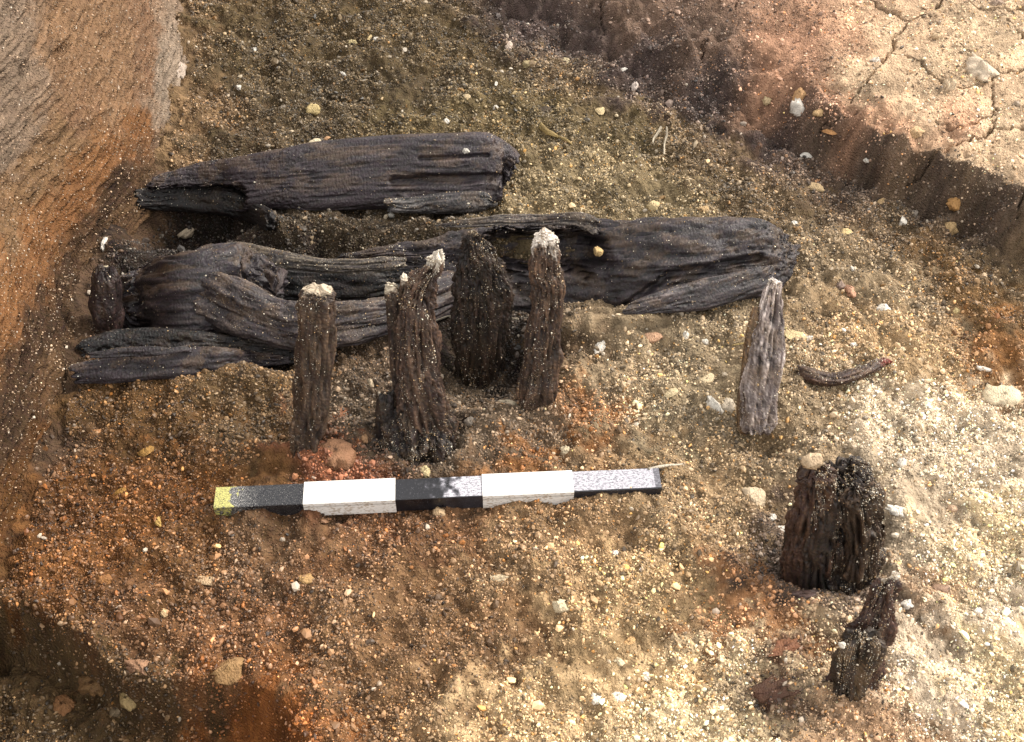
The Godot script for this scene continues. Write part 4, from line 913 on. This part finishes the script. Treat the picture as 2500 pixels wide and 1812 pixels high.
func make_stones() -> void:
	# kind, label, group, place, width and depth in millimetres, height to width, colour, turn
	var cream := Color8(236, 220, 186)
	var white := Color8(244, 238, 226)
	var tan := Color8(206, 172, 122)
	var grey := Color8(176, 164, 150)
	var orange := Color8(196, 142, 86)
	var pink := Color8(204, 150, 122)
	var dark := Color8(76, 58, 52)
	var list := [
		["stone", "large rounded cream stone half sunk in pale sand at the right edge", Vector2(0.5941, -0.9194), 48, 40, .6, cream, .2],
		["stone", "flat grey purple stone on the sand above the half buried twig", Vector2(0.432, -1.107), 16, 13, .5, Color8(128, 108, 104), .4],
		["stone", "pinkish stone touching the grey purple stone", Vector2(0.4418, -1.096), 15, 22, .5, pink, .3],
		["stone", "white pebble above the pinkish stone beside the grey purple one", Vector2(0.4488, -1.131), 8, 7, .7, white, .3],
		["stone", "white lumpy stone right of the pinkish stone", Vector2(0.4745, -1.061), 16, 20, .6, white, .8],
		["stone", "yellow cream clod touching the upper part of the leaning grey stake", Vector2(0.3566, -1.018), 32, 22, .4, Color8(226, 204, 154), -.3],
		["stone", "white chip casting a dark shadow beside the yellow cream clod", Vector2(0.3746, -1.016), 17, 10, .7, white, -.4],
		["stone", "small white chip above the reddish end of the half buried twig", Vector2(0.4257, -0.9968), 10, 6, .6, white, .1],
		["stone", "small white chip right of the reddish twig end", Vector2(0.4879, -0.9946), 11, 8, .6, cream, .5],
		["stone", "flat white chip above the large cream stone", Vector2(0.5812, -0.9636), 20, 7, .5, white, -.3],
		["stone", "black chip in the brown gravel near the right edge", Vector2(0.5562, -1.077), 12, 9, .6, Color8(40, 34, 32), .3],
		["stone", "pale yellow chip just right of the black chip", Vector2(0.5721, -1.062), 9, 10, .6, Color8(226, 206, 150), .3],
		["stone", "white pebble off the blunt right end of the long log", Vector2(0.3835, -1.214), 10, 8, .7, white, .2],
		["stone", "upright tan stone below the shaded bank at far right", Vector2(0.6011, -1.223), 20, 22, .7, tan, .1],
		["stone", "pair-topped white chip left of the upright tan stone", Vector2(0.5393, -1.234), 16, 12, .6, white, .7],
		["stone", "cream triangular stone between the long log end and the white chip", Vector2(0.4547, -1.209), 24, 18, .4, Color8(226, 198, 142), .2],
		["stone", "orange tan crumbly lump high on the gravel below the clay bank edge", Vector2(0.6087, -1.244), 26, 22, .5, Color8(196, 146, 84), .2],
		["stone", "tan pebble left of the orange tan crumbly lump", Vector2(0.5182, -1.275), 14, 10, .6, Color8(214, 180, 130), .2],
		["stone", "grey stone under the orange tan crumbly lump", Vector2(0.5614, -1.26), 16, 12, .6, grey, .6],
		["stone", "crumbly pale lump below the ring shaped shell", Vector2(0.4284, -1.302), 34, 14, .4, Color8(192, 166, 124), -.3],
		["shell", "orange ribbed shell on the dark gravel below the bank", Vector2(0.4551, -1.38), 26, 18, .3, orange, -.4],
		["shell", "round white ring shaped shell below the orange shell", Vector2(0.4278, -1.376), 20, 20, .25, white, .2],
		["stone", "tan stone just above the orange shell", Vector2(0.4392, -1.401), 18, 14, .5, tan, .2],
		["stone", "tan upper stone of a stacked pair on the bank slope", Vector2(0.4192, -1.448), 22, 22, .7, Color8(198, 156, 106), .2],
		["stone", "white angular lower stone of the stacked pair on the bank slope", Vector2(0.4185, -1.43), 26, 28, .6, white, .4],
		["stone", "cream stone left of the stacked pair on the bank slope", Vector2(0.3781, -1.464), 15, 14, .6, Color8(216, 196, 152), .2],
		["stone", "small pale stone left of the ring shaped shell", Vector2(0.3414, -1.436), 12, 9, .6, grey, .2],
		["stone", "small white chip right of the ring shaped shell", Vector2(0.5006, -1.327), 10, 7, .6, white, -.2],
		["clod", "dried clay clod at the crack near the top right corner", Vector2(0.6302, -1.535), 26, 20, .7, Color8(216, 186, 148), .2],
		["clod", "large pale clay lump on the cracked bank at the right edge", Vector2(0.6759, -1.46), 44, 60, .4, Color8(224, 206, 182), .3],
		["clod", "pyramid shaped clay clod in the middle of the cracked bank", Vector2(0.6209, -1.419), 20, 18, .9, Color8(226, 204, 172), .5],
		["clod", "clay clod lying in the dark notch at the bank edge", Vector2(0.5541, -1.33), 30, 16, .6, Color8(206, 176, 132), .1],
		["clod", "grey clay crumb on the crack at the very top right", Vector2(0.7302, -1.602), 26, 18, .6, Color8(150, 128, 112), .3],
		["clod", "white clay crumb beside the slanting crack on the bank", Vector2(0.5305, -1.49), 18, 12, .7, white, -.5],
		["bone_fragment", "white straight rod fragment at the foot of the dark bank slope", Vector2(0.1699, -1.561), 18, 6, .6, white, .35],
		["stone", "white split flake right of the white rod fragment", Vector2(0.1896, -1.53), 16, 20, .5, Color8(228, 212, 200), -.6],
		["stone", "bright white chip below and left of the white rod fragment", Vector2(0.1106, -1.51), 8, 14, .6, white, -.3],
		["shell", "pale oval shell outline below the bright white chip", Vector2(0.133, -1.474), 18, 28, .25, Color8(220, 196, 150), -.2],
		["stone", "dark crumb in the gravel above the straw blade", Vector2(0.04756, -1.477), 24, 14, .6, Color8(62, 50, 40), .3],
		["stone", "white pebble left of the dark crumb", Vector2(-0.0231, -1.477), 12, 9, .7, white, .2],
		["stone", "white pebble above the right end of the upper log", Vector2(-0.09747, -1.447), 10, 9, .7, white, .2],
		["stone", "pale pink pebble in the upper gravel left of the dark slope", Vector2(-0.005018, -1.634), 12, 18, .6, Color8(230, 208, 190), -.2],
		["stone", "crumbly pale stone under the pale pink pebble", Vector2(0.02755, -1.59), 26, 16, .5, Color8(184, 166, 124), .2],
		["stone", "cream angular stone at the slope foot right of the crumbly one", Vector2(0.08594, -1.606), 14, 22, .6, Color8(216, 200, 160), .3],
		["shell", "small pale shell outline in the gravel near the upper middle", Vector2(-0.07041, -1.494), 18, 20, .25, Color8(198, 176, 140), .5],
		["seed", "thin white seed like flake standing in the upper middle gravel", Vector2(-0.02423, -1.531), 5, 13, .6, white, -.2],
		["stone", "white pebble lying on the right end of the upper log", Vector3(-0.06193, 0.085, -1.276), 10, 7, .6, white, .1],
		["stone", "yellow crumb lying in the hollow of the long log", Vector3(0.1116, 0.04119, -1.129), 14, 13, .6, Color8(222, 188, 128), .3],
		["stone", "cream stone in the gravel well above the upper log", Vector2(-0.2999, -1.474), 26, 16, .6, Color8(222, 198, 140), .2],
		["bone_fragment", "bent cream fragment resting on the top edge of the upper log", Vector2(-0.2896, -1.407), 24, 10, .7, cream, .5],
		["shell", "small orange shell on the top edge of the upper log", Vector2(-0.2738, -1.415), 15, 14, .4, Color8(206, 160, 118), .5],
		["stone", "slim white chip in the upper gravel, halfway to the top edge", Vector2(-0.2614, -1.558), 18, 7, .6, white, -.7],
		["stone", "paired white chips near the top left of the gravel", Vector2(-0.4086, -1.634), 10, 14, .6, white, .5],
		["stone", "white angular pebble high in the gravel, left of the tall cream chip", Vector2(-0.2159, -1.646), 12, 12, .6, white, .2],
		["stone", "tall cream chip in the upper gravel", Vector2(-0.2277, -1.659), 8, 18, .5, Color8(214, 190, 140), -.2],
		["stone", "yellowish pebble left of the tall cream chip", Vector2(-0.2551, -1.649), 15, 9, .6, Color8(206, 188, 140), .1],
		["stone", "white pebble at the left of the upper gravel", Vector2(-0.4154, -1.516), 9, 9, .7, white, .2],
		["shell", "small curled white shell near the top middle", Vector2(-0.1702, -1.626), 12, 20, .3, Color8(220, 208, 190), -.2],
		["clod", "whitish crust lump on the corner where wall meets floor at the top", Vector2(-0.5167, -1.562), 28, 60, .4, Color8(206, 188, 172), .2],
		["stone", "white slim pebble on the ledge of the wall foot left of the hollow log", Vector2(-0.5447, -1.172), 9, 24, .6, white, 0],
		["stone", "pale pebble under the white slim one at the wall foot", Vector2(-0.5351, -1.132), 11, 10, .7, cream, 0],
		["stone", "grey stone wedged under the wood block at the wall", Vector2(-0.5172, -1.04), 24, 24, .7, grey, .3],
		["stone", "pale chip lit in the dark gap under the upper log", Vector2(-0.464, -1.268), 34, 14, .5, Color8(216, 196, 168), .35],
		["stone", "small pale pebble below the upper log in the gap", Vector2(-0.1682, -1.251), 12, 8, .6, white, .1],
		["stone", "white flat flake beside the split layer of the upper log", Vector2(-0.07761, -1.253), 22, 8, .5, white, .0],
		["stone", "pale round pebble in the sand above the long log", Vector2(0.1957, -1.25), 18, 16, .7, Color8(222, 198, 150), .2],
		["stone", "buff pebble right of the pale round pebble above the long log", Vector2(0.264, -1.246), 18, 10, .6, Color8(204, 170, 124), .1],
		["stone", "flat pink stone in the sand right of the pale capped stake", Vector2(0.1751, -1.016), 34, 14, .4, Color8(206, 160, 128), .1],
		["stone", "white slanting chip left of the flat pink stone", Vector2(0.1096, -1), 12, 22, .6, white, -.5],
		["stone", "white pebble right of the flat pink stone", Vector2(0.2172, -1.012), 11, 11, .7, white, .2],
		["stone", "second white pebble, close under the long log end", Vector2(0.2422, -1.011), 11, 10, .7, white, .2],
		["stone", "pale chip in the sand left of the leaning grey stake", Vector2(0.2406, -0.9549), 26, 16, .5, Color8(216, 196, 160), .6],
		["shell", "pale curved shell below the pale chip", Vector2(0.1912, -0.9271), 28, 16, .35, Color8(226, 206, 164), .6],
		["stone", "round white stone against the lower part of the leaning stake", Vector2(0.2422, -0.9038), 22, 26, .7, white, .2],
		["stone", "dirty white stone touching the round white stone", Vector2(0.2599, -0.9076), 22, 24, .6, Color8(210, 196, 176), .5],
		["stone", "cream pebble behind the pale end segment of the scale bar", Vector2(0.06339, -0.8449), 14, 13, .7, cream, .2],
		["stone", "orange chip between the leftmost stake and the forked stake", Vector2(-0.1749, -0.8629), 8, 17, .6, Color8(196, 152, 110), .3],
		["clod", "pinkish brown crumbly lump in front of the forked stake", Vector2(-0.2041, -0.833), 46, 40, .45, Color8(150, 114, 84), .3],
		["stone", "pale pebble right of the leftmost stake", Vector2(-0.1731, -0.9401), 9, 13, .7, Color8(206, 186, 156), .2],
		["stone", "long pale stone in front of the pale capped stake", Vector2(-0.006535, -0.9115), 28, 11, .6, Color8(220, 204, 176), -.1],
		["stone", "pale stone below the long pale stone", Vector2(-0.05032, -0.8839), 16, 12, .6, grey, .2],
		["stone", "cream pebble above the middle of the scale bar", Vector2(-0.1002, -0.8065), 13, 16, .7, Color8(230, 210, 160), .2],
		["stone", "cream chip just under the middle of the scale bar", Vector2(-0.08203, -0.7532), 16, 11, .6, Color8(216, 186, 146), -.3],
		["stone", "pale crumbly lump between the scale bar and the stump", Vector2(0.2762, -0.7816), 30, 30, .5, Color8(222, 202, 172), .3],
		["stone", "white flat pebble left of the stump", Vector2(0.2954, -0.7593), 13, 9, .6, white, .1],
		["stone", "white wedge shaped chip touching the left foot of the stump", Vector2(0.3062, -0.7486), 24, 12, .5, white, .4],
		["stone", "cream stone on the ragged top of the stump", on([Vector4(0.3005, 0.1548, -0.7127, 0.004526)]), 26, 14, .6, Color8(224, 196, 160), .2],
		["stone", "white chip against the right side of the stump", Vector2(0.4256, -0.7424), 28, 12, .5, white, -.3],
		["stone", "white pebble right behind the stump", Vector2(0.4429, -0.8058), 12, 12, .7, white, .2],
		["stone", "white pebble below the stump in front", Vector2(0.3227, -0.67), 18, 12, .6, white, .2],
		["wood_fragment", "purple dark fragment below the stump, under the white pebble", Vector2(0.3133, -0.6519), 30, 20, .5, Color8(80, 64, 66), .3],
		["clod", "dark brown crumbly peat lump left of the front stake", Vector2(0.2676, -0.5397), 52, 30, .3, Color8(92, 64, 48), .2],
		["clod", "reddish brown crumbly lump above the dark peat lump", Vector2(0.2801, -0.5847), 40, 20, .35, Color8(132, 84, 56), .4],
		["wood_fragment", "dark chip on the pale sand right of the front stake", Vector2(0.4573, -0.6547), 24, 18, .35, Color8(98, 70, 60), .4],
		["stone", "white pebble on the pale sand below the dark chip", Vector2(0.4212, -0.64), 18, 12, .5, white, .2],
		["stone", "bright white pebble far right on the pale sand", Vector2(0.4914, -0.6269), 11, 11, .7, white, .2],
		["stone", "pinkish pebble in the pale sand right of the stump", Vector2(0.4998, -0.7641), 14, 12, .5, Color8(204, 168, 140), .2],
		["stone", "white chip on the front half of the front stake", on([Vector4(0.3126, 0.09859, -0.5391, 0.001708)]), 8, 6, .6, white, -.5],
		["stone", "white pebble low in front of the stump and left of the orange patch", Vector2(0.1136, -0.7003), 12, 9, .7, white, .3],
		["stone", "round cream pebble in the middle of the front sand", Vector2(0.05253, -0.6328), 20, 17, .6, cream, .2],
		["shell", "tan curved shell in the front sand right of the cream pebble", Vector2(0.1213, -0.5939), 28, 16, .3, Color8(216, 172, 118), .6],
		["stone", "cream chip below the tan curved shell", Vector2(0.1105, -0.569), 14, 12, .6, cream, .2],
		["stone", "bright white chip right of the cream chip in the front sand", Vector2(0.1365, -0.5571), 9, 10, .7, white, .2],
		["stone", "large white pebble near the front edge", Vector2(0.1067, -0.535), 18, 13, .6, white, .3],
		["stone", "white pebble left of the large white pebble near the front edge", Vector2(0.08437, -0.5326), 11, 13, .6, white, .2],
		["stone", "pale twin topped pebble under the right half of the scale bar", Vector2(-0.01119, -0.6699), 26, 11, .6, Color8(236, 216, 180), .1],
		["stone", "buff pebble below the first white segment of the scale bar", Vector2(-0.2213, -0.6649), 18, 14, .6, Color8(196, 158, 104), .2],
		["bone_fragment", "long pale splintered fragment in the orange sand below the scale bar", Vector2(-0.3233, -0.6655), 56, 12, .35, Color8(206, 178, 140), -.08],
		["shell", "curved yellowish shell in the orange sand left of the scale bar", Vector2(-0.444, -0.7849), 24, 18, .3, Color8(186, 142, 72), .2],
		["shell", "yellow flat shell near the upper left of the orange sand", Vector2(-0.4277, -0.8383), 22, 22, .25, Color8(176, 134, 70), .2],
		["stone", "orange chip at the foot of the trench wall", Vector2(-0.492, -0.8689), 18, 7, .6, Color8(186, 134, 90), .25],
		["stone", "yellow pebble in the orange sand left of the scale bar", Vector2(-0.3967, -0.7466), 10, 13, .6, Color8(222, 186, 108), .2],
		["stone", "pale pebble in the brown sand above the pit edge", Vector2(-0.3698, -0.6312), 9, 9, .7, Color8(226, 196, 150), .2],
		["stone", "orange flake in the brown sand left of the long splintered fragment", Vector2(-0.4368, -0.6632), 20, 12, .5, Color8(160, 112, 66), .4],
		["clod", "rounded pinkish lump on the lip of the dark pit", Vector2(-0.3778, -0.566), 42, 18, .6, Color8(178, 136, 106), -.3],
		["clod", "tan lump on the lip of the dark pit, right of the pinkish one", Vector2(-0.2901, -0.5675), 40, 30, .5, Color8(168, 134, 90), .2],
		["stone", "tan stone deep in the dark pit at lower left", Vector2(-0.4838, -0.5618), 26, 26, .5, Color8(150, 104, 66), .4],
		["stone", "pale stone in the dark pit under the pinkish lump", Vector2(-0.3995, -0.551), 18, 24, .6, Color8(170, 146, 100), .4],
		["stone", "grey pebble left of the pale stone in the dark pit", Vector2(-0.4222, -0.553), 14, 12, .6, Color8(140, 122, 96), .2],
		["clod", "buff earth lump on the left side of the dark pit", Vector2(-0.4462, -0.5774), 34, 26, .4, Color8(124, 92, 56), .2],
		["stone", "white flake low on the trench wall foot", Vector2(-0.5652, -0.8545), 9, 11, .6, white, .3],
	]
	var seed_ := 500
	for s in list:
		seed_ += 1
		var called: String = s[0]
		var p := Vector3.ZERO
		var wide: float = s[3] * 0.00046
		var deep: float = s[4] * 0.0005
		var tall: float = minf(wide, deep) * 1.1 * s[5] / 0.6
		if s[2] is Vector3:
			p = s[2]
		else:
			p = Vector3(s[2].x, 0, s[2].y)
			p.y = height_at(p.x, p.z) - tall * 0.15
		var c: Color = s[6].srgb_to_linear() * 0.66
		c = c.lerp(soil_at(p.x, p.z) * 1.1, 0.22)
		var rough := 0.55
		if called == "clod":
			rough = 0.8
			c *= 1.0
		elif called == "wood_fragment":
			rough = 0.9
		elif called == "shell":
			rough = 0.12
		elif called == "seed" or called == "bone_fragment":
			rough = 0.25
		var mesh := stone_mesh(Vector3(wide, tall, deep), c, seed_, rough, called)
		var m := part(called, mesh, wood_mat if called == "wood_fragment" else stone_mat, self)
		m.position = p
		m.rotation = Vector3(rng.randf_range(-0.15, 0.15), s[7], rng.randf_range(-0.15, 0.15))
		tag(m, s[1], {"stone": "stone", "clod": "clod", "shell": "shell", "seed": "seed", "bone_fragment": "fragment", "wood_fragment": "wood fragment"}[called])


# ------------------------------------------------------------------ rootlets and straws
func tube(points: Array, r0: float, r1: float, color: Color, seed_: int) -> ArrayMesh:
	var rows := []
	for i in points.size():
		var k := float(i) / (points.size() - 1)
		rows.append(Vector4(points[i].x, points[i].y, points[i].z, lerpf(r0, r1, k)))
	return loft(rows, Vector3(0, 0.8, -0.6), 0.6, {"seed": seed_, "base": color * 0.75, "pale": color, "grain": r0 * 0.3, "lumps": r0 * 0.4, "crack": 0.0, "ragged": 0.001, "specks": 0.0, "step": 0.002})


func make_roots() -> void:
	var pale := lin8(236, 222, 196)
	var straw := lin8(226, 196, 130)
	var list := [
		["rootlet", "thin white rootlet bridging the gap right of the forked stake", [Vector3(-0.1008, 0.0182, -1.025), Vector3(-0.09026, 0.01819, -1.031), Vector3(-0.08077, 0.01778, -1.036), Vector3(-0.07066, 0.01617, -1.038)], 0.0012, 0.0009, pale],
		["rootlet", "short white rootlet poking out right of the broad pointed stake", [Vector3(-0.006879, 0.007844, -1.042), Vector3(0.001142, 0.01194, -1.037), Vector3(0.007962, 0.01581, -1.033)], 0.0011, 0.0008, pale],
		["straw", "pale straw lying off the right end of the scale bar", [Vector3(0.1545, 0.02, -0.7984), Vector3(0.1735, 0.012, -0.8091), Vector3(0.1968, 0.004, -0.8174)], 0.0022, 0.001, lin8(240, 228, 206)],
		["rootlet", "long knobbly pale rootlet in the gravel above the long log", [Vector3(0.2281, 0.003, -1.428), Vector3(0.227, 0.004, -1.408), Vector3(0.2221, 0.004, -1.388), Vector3(0.22, 0.002, -1.368)], 0.0026, 0.0018, pale],
		["rootlet", "bent pale rootlet left of the long knobbly one", [Vector3(0.2201, 0.003, -1.428), Vector3(0.2134, 0.004, -1.412), Vector3(0.2074, 0.003, -1.401), Vector3(0.2057, 0.001, -1.394)], 0.0024, 0.0014, pale],
		["straw", "broad yellow straw blade right of the upper log", [Vector3(0.04275, 0.003, -1.432), Vector3(0.05301, 0.006, -1.414), Vector3(0.0674, 0.005, -1.405)], 0.005, 0.003, straw],
		["straw", "thin straw continuing from the broad yellow blade", [Vector3(0.06882, 0.003, -1.406), Vector3(0.07906, 0.005, -1.397), Vector3(0.08683, 0.003, -1.39)], 0.0024, 0.001, straw],
		["straw", "thin fibre curling over the top of the front stake", [Vector3(0.3652, 0.06, -0.5786), Vector3(0.3676, 0.06, -0.5726), Vector3(0.3647, 0.05501, -0.5703), Vector3(0.357, 0.05001, -0.571)], 0.001, 0.0008, straw],
		["rootlet", "thin pale rootlet on the sand under the long log end", [Vector3(0.2752, 0.004207, -0.9991), Vector3(0.2907, 0.007205, -1), Vector3(0.308, 0.004165, -0.9999)], 0.0012, 0.0008, straw],
	]
	var s := 900
	for r in list:
		s += 1
		var m := part(r[0], tube(r[2], r[3], r[4], r[5], s), stone_mat, self)
		tag(m, r[1], r[0])


# ------------------------------------------------------------------ grit
func grain_mesh(seed_: int) -> ArrayMesh:
	var r := RandomNumberGenerator.new()
	r.seed = seed_
	var ico := []
	var g := 1.618
	for p in [Vector3(-1, g, 0), Vector3(1, g, 0), Vector3(-1, -g, 0), Vector3(1, -g, 0), Vector3(0, -1, g), Vector3(0, 1, g), Vector3(0, -1, -g), Vector3(0, 1, -g), Vector3(g, 0, -1), Vector3(g, 0, 1), Vector3(-g, 0, -1), Vector3(-g, 0, 1)]:
		ico.append(p.normalized() * r.randf_range(0.75, 1.2) * Vector3(1.0, 0.7, 0.85))
	var faces := [0, 11, 5, 0, 5, 1, 0, 1, 7, 0, 7, 10, 0, 10, 11, 1, 5, 9, 5, 11, 4, 11, 10, 2, 10, 7, 6, 7, 1, 8, 3, 9, 4, 3, 4, 2, 3, 2, 6, 3, 6, 8, 3, 8, 9, 4, 9, 5, 2, 4, 11, 6, 2, 10, 8, 6, 7, 9, 8, 1]
	var st := SurfaceTool.new()
	st.begin(Mesh.PRIMITIVE_TRIANGLES)
	for f in range(0, faces.size(), 3):
		var a: Vector3 = ico[faces[f]]
		var b: Vector3 = ico[faces[f + 1]]
		var c: Vector3 = ico[faces[f + 2]]
		var n := (b - a).cross(c - a).normalized()
		for v in [a, c, b]:
			st.set_normal(n)
			st.set_color(Color.WHITE)
			st.add_vertex(v)
	return st.commit()


func grain_color(c: Color) -> Color:
	var k := rng.randf()
	var v := exp(rng.randfn(0.0, 0.5))
	if k < 0.06:
		return Color(c.r * 1.5 + 0.10, c.g * 1.5 + 0.09, c.b * 1.5 + 0.07) * minf(v, 1.4)          # pale quartz and shell grains
	if k < 0.12:
		return Color(c.r * 1.5, c.g * 1.15, c.b * 0.7) * v      # iron stained
	if k < 0.34:
		return c * 0.35 * v                                   # dark flint and peat
	return c * 1.15 * v


func put(buffer: PackedFloat32Array, at: Vector3, size: float, c: Color) -> void:
	var b := Basis.from_euler(Vector3(rng.randf() * TAU, rng.randf() * TAU, rng.randf() * TAU)).scaled_local(Vector3(size, size * rng.randf_range(0.6, 1.0), size * rng.randf_range(0.7, 1.3)))
	buffer.append_array(PackedFloat32Array([b.x.x, b.y.x, b.z.x, at.x, b.x.y, b.y.y, b.z.y, at.y, b.x.z, b.y.z, b.z.z, at.z, minf(c.r, 0.85), minf(c.g, 0.85), minf(c.b, 0.85), 1.0]))


func scatter(called: String, label: String, mesh: Mesh, buffer: PackedFloat32Array, mat: Material) -> void:
	var mm := MultiMesh.new()
	mm.transform_format = MultiMesh.TRANSFORM_3D
	mm.use_colors = true
	mm.mesh = mesh
	mm.instance_count = buffer.size() / 16
	mm.buffer = buffer
	var o := MultiMeshInstance3D.new()
	o.name = numbered(called)
	o.multimesh = mm
	o.material_override = mat
	add_child(o)
	tag(o, label, "gravel" if called == "fine_gravel" else "grit", "", "stuff")


func in_view(x: float, z: float) -> bool:
	return absf(x) < 0.36 - z * 0.36


func make_grit() -> void:
	var mat := StandardMaterial3D.new()
	mat.vertex_color_use_as_albedo = true
	mat.roughness = 0.55
	mat.metallic_specular = 0.5
	var shapes := [grain_mesh(1), grain_mesh(2), grain_mesh(3), grain_mesh(4)]
	var patch := noise(7.0, 61, 3)
	var buffers := [PackedFloat32Array(), PackedFloat32Array(), PackedFloat32Array(), PackedFloat32Array()]
	var total := 0
	for n in 800000:
		var x := rng.randf_range(-0.64, 0.97)
		var z := rng.randf_range(-1.86, -0.42)
		if not in_view(x, z) or x < table(wall_foot, z) + 0.012:
			continue
		var keep := 0.62 + patch.get_noise_2d(x, z) * 1.1
		var b := bank_distance(x, z)
		if b > 0.0:
			keep *= 0.45 if b < 0.06 else 0.3
		var q := z - table(pit_edge, x)
		if q > 0.02:
			keep *= 0.6
		if rng.randf() > keep:
			continue
		var size := 0.00092 * exp(rng.randfn(0.0, 0.52))
		var c := soil_at(x + rng.randfn(0, 0.008), z + rng.randfn(0, 0.008))
		put(buffers[n % 3], Vector3(x, height_at(x, z) + size * 0.25, z), size, grain_color(c))
		total += 1
	for n in 5200:
		var x := rng.randf_range(-0.58, 0.95)
		var z := rng.randf_range(-1.84, -0.44)
		if not in_view(x, z) or rng.randf() > 0.45 + patch.get_noise_2d(x * 1.7 + 9.0, z * 1.7) * 1.4:
			continue
		if bank_distance(x, z) > 0.0 and rng.randf() < 0.4:
			continue
		var size := rng.randf_range(0.0018, 0.0040) * (1.0 if rng.randf() < 0.9 else 1.35)
		var c := soil_at(x, z) * rng.randf_range(0.7, 1.5)
		if rng.randf() < 0.14:
			c = c.lerp(Color(0.55, 0.48, 0.38), rng.randf_range(0.3, 0.8))
		put(buffers[3], Vector3(x, height_at(x, z) + size * 0.2, z), size, c)
	# grains that stick to the cut side
	for n in 12000:
		var z := rng.randf_range(-1.86, -0.5)
		var v := rng.randf_range(0.0, 0.34)
		var p := wall_place(z, v) + Vector3(0.002, 0.001, 0)
		var k := exp(rng.randfn(0.0, 0.4))
		var c := Color(0.26, 0.18, 0.115) * k
		if rng.randf() < 0.1:
			c = Color(0.45, 0.38, 0.3)
		put(buffers[n % 3], p, 0.0008 * exp(rng.randfn(0.0, 0.35)), c)
	# specks on the timbers
	for t in wood_specks:
		var k := rng.randf()
		var c := Color(0.5, 0.45, 0.36) if k < 0.35 else (Color(0.2, 0.15, 0.1) if k < 0.8 else Color(0.3, 0.2, 0.1))
		put(buffers[rng.randi() % 3], t.origin, 0.0005 * exp(rng.randfn(0.0, 0.4)), c * exp(rng.randfn(0.0, 0.3)))
	for k in 3:
		scatter("sand_grit", "coarse sand grains of mixed cream, brown and dark tones strewn over the trench floor", shapes[k], buffers[k], mat)
	scatter("fine_gravel", "small pebbles scattered through the sand of the trench floor", shapes[3], buffers[3], mat)
	print("grit ", total, " specks ", wood_specks.size())
